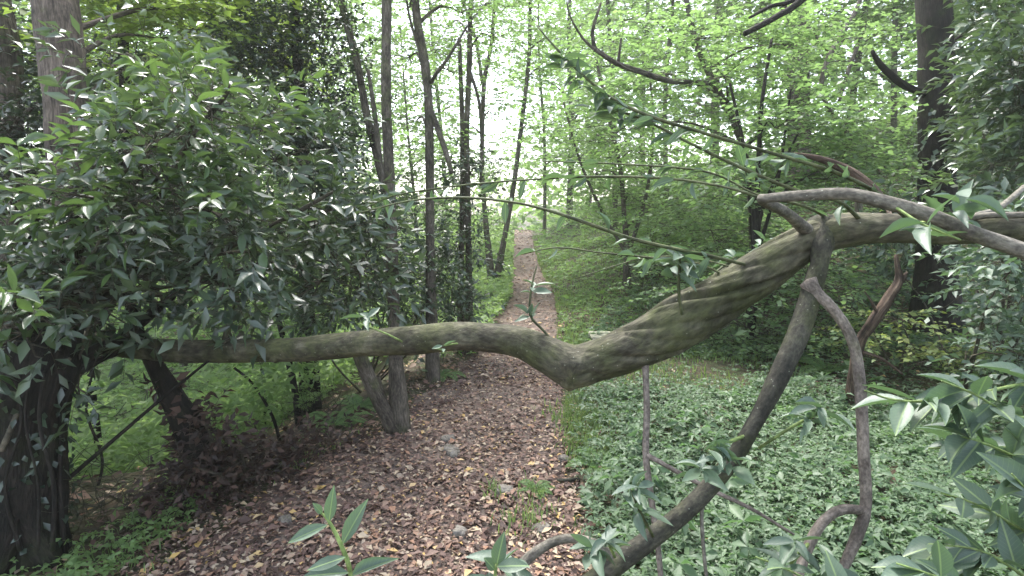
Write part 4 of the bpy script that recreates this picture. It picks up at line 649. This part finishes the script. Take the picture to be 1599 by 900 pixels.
# near shoots at the bottom
def young_shoot(label, rows, lv):
    q = rows[0]; b0 = P(q[0], q[1], q[2]); b0[2] = H(b0[0], b0[1]); t = thing('laurel_shoot', label, 'shoot', b0)
    a = np.array([[*P(r_[0], r_[1], r_[2]), r_[3] / 2 * r_[2] / FX] for r_ in rows]); a = np.vstack([[*(b0 - [0, 0, .03]), a[0, 3]], a]); sp = spline(a, .02)
    b = MB(); tube(b, sp[:, :3], sp[:, 3], 8); b.build('stem', M['shoot'], t); lb = MB()
    for (x0, y0, x1, y1, d, w_) in lv:
        p0, p1 = P(x0, y0, d), P(x1, y1, d - .02); dv = p1 - p0; L = np.linalg.norm(dv)
        vw = nrm(np.array([0, 0, EYE]) - p0); nn = nrm(vw * .8 + Z * .5); leaves(lb, p0[None], dv[None], nn[None], np.array([L]), np.array([w_ * d / FX]), 'hi')
    lb.build('leaves', M['laurel_near'], t)
young_shoot('upright young laurel shoot with pale pointed leaves on the leaf strewn path', [(550, 985, 1.32, 8), (548, 900, 1.3, 8), (532, 850, 1.28, 7), (512, 812, 1.27, 5), (500, 800, 1.27, 3)], [(514, 814, 520, 763, 1.27, 19), (535, 850, 570, 782, 1.28, 24), (512, 820, 446, 846, 1.26, 20), (503, 803, 490, 786, 1.27, 12), (545, 895, 470, 897, 1.27, 24), (540, 870, 478, 890, 1.25, 20), (550, 900, 610, 868, 1.27, 20)])
young_shoot('small laurel shoot curling up beside the arched branch on the path', [(770, 990, 1.3, 7), (772, 910, 1.3, 6), (776, 880, 1.3, 4)], [(776, 882, 785, 836, 1.3, 24), (776, 885, 825, 882, 1.28, 24), (772, 890, 758, 872, 1.3, 18), (772, 905, 700, 915, 1.28, 22), (775, 900, 800, 930, 1.26, 22)])

# rotten snag
gb_ = D(1335, 4.5); sg = thing('dead_snag', 'broken rotten brown stem leaning before the ivy trunk', 'snag', gb_)
b = MB(); p, r = pxspline([(1328, 640, 4.5, 19), (1340, 545, 4.46, 16), (1362, 505, 4.4, 16), (1385, 470, 4.4, 15), (1403, 440, 4.4, 14), (1402, 420, 4.4, 9), (1399, 398, 4.4, 5)], .03); tube(b, p, r, 14, ridge=np.full(len(p), .25), nr=4, twist=4, rough=.12, seed=5)
p, r = pxspline([(1396, 452, 4.4, 9), (1410, 435, 4.4, 9), (1417, 425, 4.4, 3)], .02); tube(b, p, r, 8, rough=.1); b.build('trunk', M['snag'], sg)
for rw in ([(1340, 548, 4.46, 7), (1375, 560, 4.35, 5), (1410, 585, 4.3, 3)], [(1370, 490, 4.4, 5), (1360, 470, 4.35, 4), (1350, 455, 4.35, 2)]): b = MB(); p, r = pxspline(rw, .02); tube(b, p, r, 6); b.build('twig', M['snag'], sg)
# broken hanging brown bough above the fork
sg = thing('broken_bough', 'splintered brown bough resting among leaves above the trunk fork', 'bough', P(1330, 275, 2.9)); b = MB(); p, r = pxspline([(1240, 240, 3.0, 5), (1285, 250, 2.95, 9), (1330, 270, 2.9, 12), (1365, 295, 2.85, 11), (1385, 325, 2.8, 7), (1400, 360, 2.2, 4)], .02); tube(b, p, r, 10, ridge=np.full(len(p), .3), nr=3, twist=6, rough=.12, seed=3); b.build('wood', M['snag'], sg)
# overhead dead limb
hb_ = thing('dead_limb', 'bare dark forked dead limb reaching down from above', 'limb', P(1250, 0, 4.2)); b = MB()
for rw in ([(1700, -420, 5.2, 20), (1400, -120, 4.4, 16), (1255, -2, 4.2, 11), (1215, 25, 4.1, 10), (1163, 53, 4.0, 8)], [(1300, -40, 4.25, 8), (1240, 0, 4.2, 7), (1205, 10, 4.15, 6), (1170, 28, 4.1, 4)]): p, r = pxspline(rw, .03); tube(b, p, r, 9, rough=.06)
b.build('wood', M['darkbark'], hb_)

# board beside the path
bd = G(960, 540); bx = thing('board_seat', 'pale weathered board raised off the ground beyond the low bend of the trunk', 'board', bd)
def boxm(mb, c, sx, sy, sz, rz=0, bev=.006, tilt=0):
    import bmesh
    bm = bmesh.new(); bmesh.ops.create_cube(bm, size=1)
    for v in bm.verts: v.co.x *= sx; v.co.y *= sy; v.co.z *= sz
    bmesh.ops.bevel(bm, geom=bm.edges[:], offset=bev, segments=2, affect='EDGES'); bm.verts.ensure_lookup_table()
    V = np.array([v.co[:] for v in bm.verts]); A = V[:, [1, 2, 0]].copy(); A[:, 2] += rng.uniform(0, 9)
    ct, s_ = math.cos(tilt), math.sin(tilt); V = V @ np.array([[1, 0, 0], [0, ct, s_], [0, -s_, ct]]); ca, sa = math.cos(rz), math.sin(rz); V = V @ np.array([[ca, sa, 0], [-sa, ca, 0], [0, 0, 1]]) + c
    F = {}
    for f in bm.faces: F.setdefault(len(f.verts), []).append([v.index for v in f.verts])
    bm.free(); mb.add(V, F, A)
for k_ in (-1, 0, 1):
    b = MB(); boxm(b, bd + [.02, k_ * .125, .11 - k_ * .0], .62, .115, .045, R(-3)); b.build('plank', M['plank'], bx)
for sx in (-.22, .22): b = MB(); boxm(b, bd + [sx, 0, .035], .07, .30, .105, R(-3)); b.build('support', M['prop'], bx)

# stones on the path
stones = [(705, 708, .07, .10, 'flat grey stone in the middle of the path level with the slim trunk foot'), (790, 770, .07, .05, 'pale stone beside the little fern in the path'), (845, 832, .06, .045, 'buff rounded stone right of the grass tuft in the path'), (720, 838, .05, .04, 'small grey stone left of the grass tuft in the path'), (445, 818, .05, .035, 'pale flat stone under the brown brush'), (700, 690, .07, .04, 'low buff stone just beyond the flat grey one'), (880, 720, .05, .04, 'grey stone by the right hand grass edge')]
for i_, (px, py, sx, sy, lab) in enumerate(stones):
    g = G(px, py); t = bpy.data.objects
    th = np.linspace(0, 2 * np.pi, 14, endpoint=False); rr_ = 1 + rng.normal(0, .14, 14); V = []
    for lv, (sc, zz) in enumerate(((1.0, -.03), (1.02, .0), (.92, .018), (.6, .028))): V.append(np.stack([np.cos(th) * rr_ * sx * sc, np.sin(th) * rr_ * sy * 1.3 * sc, np.full(14, zz) + rng.normal(0, .002, 14)], -1))
    V = np.vstack([*V, [[0, 0, .03]]]) * [.8, .8, .95] + [0, 0, .008]; V[:, 2] += .35 * V[:, 0] * rng.uniform(-.5, .5); ro = rng.uniform(-.5, .5); V = V @ np.array([[math.cos(ro), math.sin(ro), 0], [-math.sin(ro), math.cos(ro), 0], [0, 0, 1]])
    i = np.arange(3)[:, None] * 14; j = np.arange(14)[None]; k = (j + 1) % 14
    b = MB(); b.add(V + g, {4: np.stack([i + j, i + k, i + 14 + k, i + 14 + j], -1).reshape(-1, 4), 3: np.stack([42 + np.arange(14), 42 + (np.arange(14) + 1) % 14, np.full(14, 56)], -1)})
    o = b.build('path_stone', M['stone']); o['label'] = lab; o['category'] = 'stone'; o['group'] = 'stones in the path'

# ferns
def fern(label, px, py, s, nf=9, mat='fern', arch=.5):
    g = G(px, py); t = thing('fern', label, 'fern', g, 'ferns'); sb = MB()
    for f in range(nf):
        an = f * 2.4 + rng.uniform(-.3, .3); ln = s * rng.uniform(.7, 1.15); o = np.array([math.cos(an), math.sin(an), 0]); u_ = np.linspace(0, 1, 18)[:, None]
        p = g + o * ln * u_ * .95 + Z * ln * (u_ * .85 - u_ ** 2 * arch * 1.5); lb = MB(); tube(lb, p, np.linspace(.003, .001, 18), 4); lb.hasA = False
        T = nrm(np.gradient(p, axis=0)); sd = np.cross(T, Z); pl = ln * .26 * np.sin(np.clip(np.linspace(.12, 1.0, 18), 0, 1) * np.pi * .93) ** .8
        for sg_ in (-1, 1):
            for q in (0, .5):
                pp = p + T * q * ln / 18; leaves(lb, pp[1:], nrm(sd * sg_ + T * .35)[1:], np.cross(sd, T)[1:] + rng.normal(0, .1, (17, 3)), pl[1:], np.full(17, ln / 30), 'low')
        lb.build('frond', M[mat], t)
fern('fern with arching fronds at the grass edge right of the path', 935, 735, .28); fern('tiny fern growing between stones in the middle of the path', 835, 772, .13, 7)
fern('fern spreading on the slope behind the brown brush', 520, 668, .3); fern('light fern low on the slope left of the brown brush', 470, 640, .3)
fern('fern on the bank under the hanging pale branch', 1440, 700, .3); fern('small fern beside the prop branch in the ground cover', 1215, 640, .28); fern('fern against the foot of the slim trunk', 560, 640, .26); fern('small leafy fern on the path edge below the dark twin stem', 690, 590, .22, 7); fern('fern beneath the rotten snag', 1290, 585, .4)

# thin saplings on the left slope
def sapling(label, rows, n, L=.05, mat='hazel'):
    q = rows[-1]; b0 = P(q[0], q[1], q[2]); b0[2] = H(b0[0], b0[1]); t = thing('sapling', label, 'sapling', b0, 'thin saplings'); b = MB(); p, r = pxspline(rows, .05); p = np.vstack([p, b0 - [0, 0, .05]]); r = np.append(r, r[-1]); tube(b, p, r, 7, rough=.06); b.build('stem', M['darkbark'], t)
    ii = rng.integers(0, max(2, int(len(p) * .7)), n); lb = MB(); d = nrm(rng.normal(size=(n, 3)) * [1, 1, .3]); spray(lb, None, p[ii], d, rng.uniform(.1, .35, n), 6, L, L * .6, 'flat', 'low'); lb.build('foliage', M[mat], t)
sapling('thin mossy stem standing on the bright slope right of the old dark trunk', [(140, 560, 4.2, 9), (145, 620, 4.2, 11), (152, 680, 4.2, 11), (160, 760, 4.2, 10)], 10)
sapling('dark crooked sapling behind the brown brush under the limb', [(430, 480, 5.2, 7), (450, 560, 5.1, 10), (462, 620, 5.0, 11), (470, 690, 5.0, 12)], 12); sapling('very thin bent stem arching over the brown brush', [(360, 570, 4.6, 4), (395, 600, 4.6, 4), (425, 650, 4.5, 5), (440, 700, 4.5, 5)], 6)
b = MB(); t = thing('fallen_stick', 'straight dark stick slanting down from the laurel limb to the old trunk', 'stick', P(100, 755, 2.7)); p, r = pxspline([(330, 560, 3.05, 4), (250, 625, 2.95, 5), (180, 685, 2.85, 6), (98, 756, 2.75, 7), (60, 800, 2.7, 7)], .05); tube(b, p, r, 7); b.build('wood', M['darkbark'], t)
sapling('thin pale stem rising straight before the old dark trunk', [(92, 520, 2.7, 5), (97, 640, 2.68, 6), (94, 740, 2.66, 7), (98, 830, 2.65, 7)], 4)
sapling('slack thin stem crossing the gap between old dark trunk and leaning trunk', [(150, 560, 3.6, 3), (135, 640, 3.5, 4), (160, 720, 3.4, 4), (140, 800, 3.3, 4)], 8)
sapling('slender stem in the undergrowth right of the leaning trunk', [(405, 560, 5.6, 4), (415, 620, 5.5, 5), (410, 690, 5.4, 5)], 14)
for lab, rw in (('long thin dark stick lying over the right hand ground cover', [(1355, 695, 2.4, 5), (1420, 692, 2.45, 4), (1500, 700, 2.5, 4)]), ('grey fallen stick at the foot of the bank under dense bushes', [(1530, 580, 4.2, 12), (1560, 588, 4.1, 13), (1640, 583, 4.0, 14)]), ('short dark stick lying on leaves at the right path edge', [(870, 757, None, 8), (905, 755, None, 9)])):
    g = [G(q[0], q[1]) + [0, 0, .02] for q in rw]; t = thing('fallen_stick', lab, 'stick', g[0]); b = MB(); pp = spline(g, .05); tube(b, pp, np.full(len(pp), rw[0][3] / 2 * g[0][1] / FX), 8, rough=.1); b.build('wood', M['prop'], t)

# ================================================================== BACKGROUND TREES (copies share meshes)
def proto(name, label, h, tr, crown, ntw, mat, bark, L, lean=0.):
    t = thing(name, label, 'tree', (0, 0, 0), 'trees beyond the path'); b = MB()
    tp = spline(np.array([[0, 0, -.4, tr * 1.5], [0, 0, .2, tr * 1.15], [lean * .3, .1, h * .35, tr * .9], [lean * .6, -.1, h * .65, tr * .65], [lean, .1, h, tr * .2]]), .3); tube(b, tp[:, :3], tp[:, 3], 9, rough=.04); b.build('trunk', M[bark], t)
    lb, sb = MB(), MB(); bl = [(np.array(c[:3]), np.array(c[3:])) for c in crown]
    for c, ax in bl:
        i0 = int(np.argmin(np.abs(tp[:, 2] - (c[2] - .4 * np.hypot(c[0], c[1]))))); ln = spline([tp[i0, :3], (tp[i0, :3] + c) / 2 + [0, 0, .25], c], .3); eb = MB(); tube(eb, ln, np.linspace(tp[i0, 3] * .5, .012, len(ln)), 5); eb.build('limb', M[bark], t)
    foliage(lb, sb, bl, ntw, 9, L, L * .65, 'flat', 'low', 10, .55, .28, None, .02, tw=.004); lb.build('crown', M[mat], t); sb.build('twig_sprays', M[bark], t); return t
def crown(n, r, z0, z1, ax):
    o = []
    for q in range(n):
        a = q * 2.4 + rng.uniform(-.4, .4); z = z0 + (z1 - z0) * (q + .5) / n; rr = r * rng.uniform(.4, 1) * (1 - .35 * (q / n)); o.append((rr * math.cos(a), rr * math.sin(a), z, ax * rng.uniform(.8, 1.25), ax * rng.uniform(.8, 1.25), ax * .5))
    return o
pr = [proto('woodland_tree', '', 13, .085, crown(13, 2.0, 2.5, 13, 1.4), 700, 'ash', 'pale', .13, .8),
      proto('woodland_tree', '', 9, .06, crown(12, 1.9, .9, 9, 1.2), 700, 'hazel', 'pale', .12, -.5),
      proto('woodland_tree', '', 15, .16, crown(15, 2.9, 3.0, 15, 1.8), 850, 'ash', 'pale', .15, .3)]
BG = [(850, 27, 0, 1.0, 'pale slim tree standing at the crest just right of the far path end'), (888, 24, 2, .8, 'brown trunked tree beside the far path end on the right verge'), (700, 22, 0, .95, 'light leaved tree seen between the bowing dark trunk and the forked pole'), (655, 17, 1, .9, 'leafy bush tree seen low between the straight and the bowing trunks'), (560, 20, 0, 1.05, 'tall light tree seen behind the tall dark evergreen'), (450, 18, 2, .9, 'bright crowned tree behind the top of the tall dark evergreen'), (330, 15, 0, 1.0, 'yellow green tree glowing above the glossy laurel foliage'), (230, 19, 2, .9, 'big light tree seen over the laurel next to the stout ridged trunk'), (110, 16, 0, 1.0, 'bright tree peeping past the stout ridged trunk'), (20, 20, 2, 1., 'pale tree behind the brown trunk at the frame edge'), (390, 26, 1, 1.2, 'distant bushy tree low behind the laurel foliage'), (160, 25, 1, 1.3, 'distant bushy tree down the bright slope'), (960, 18, 0, .9, 'slim light tree above the sapling clump on the right verge'), (1040, 15, 1, 1.05, 'bright bushy tree on the bank behind the bare mossy limb'), (1110, 20, 2, .9, 'large light tree behind the spreading layered bush'), (1180, 17, 1, 1.1, 'bushy tree on the bank left of the broad mossy trunk'), (1310, 16, 0, 1., 'tree with thin trunk right of the broad mossy trunk'), (1380, 13, 1, 1., 'bushy tree behind the twisting thin grey tree'), (1430, 19, 2, .9, 'large tree behind the thick ivy clad trunk'), (1520, 12, 1, 1.1, 'bushy tree behind the grey green laurel bank'), (1590, 17, 2, .95, 'tall tree up the bank past the ivy clad trunk'), (920, 33, 0, 1., 'slender tree on the crest behind the brown trunked one'), (1000, 28, 2, .9, 'big pale tree far up behind the sapling clump'), ]
BG += [(270, 10.5, 1, 1.25, 'sunlit bushy tree glowing between the stout ridged trunk and the tall dark evergreen'), (370, 12.5, 0, 1., 'slim tree with light leaves just left of the tall dark evergreen')]
used = [0, 0, 0]
for (px, d, k_, sc, lab) in BG:
    src = pr[k_]
    if not used[k_]: o = src; used[k_] = 1
    else:
        o = src.copy(); C.objects.link(o)
        for ch in list(src.children): c = ch.copy(); C.objects.link(c); c.parent = o
    o.location = [float(q) for q in D(px, d)]; o.rotation_euler = (0, 0, float(rng.uniform(0, 6.28))); s_ = float(sc * rng.uniform(.93, 1.07)); o.scale = (s_, s_, s_); o['label'] = lab
for o in bpy.data.objects:
    if '_base' in o: del o['_base']
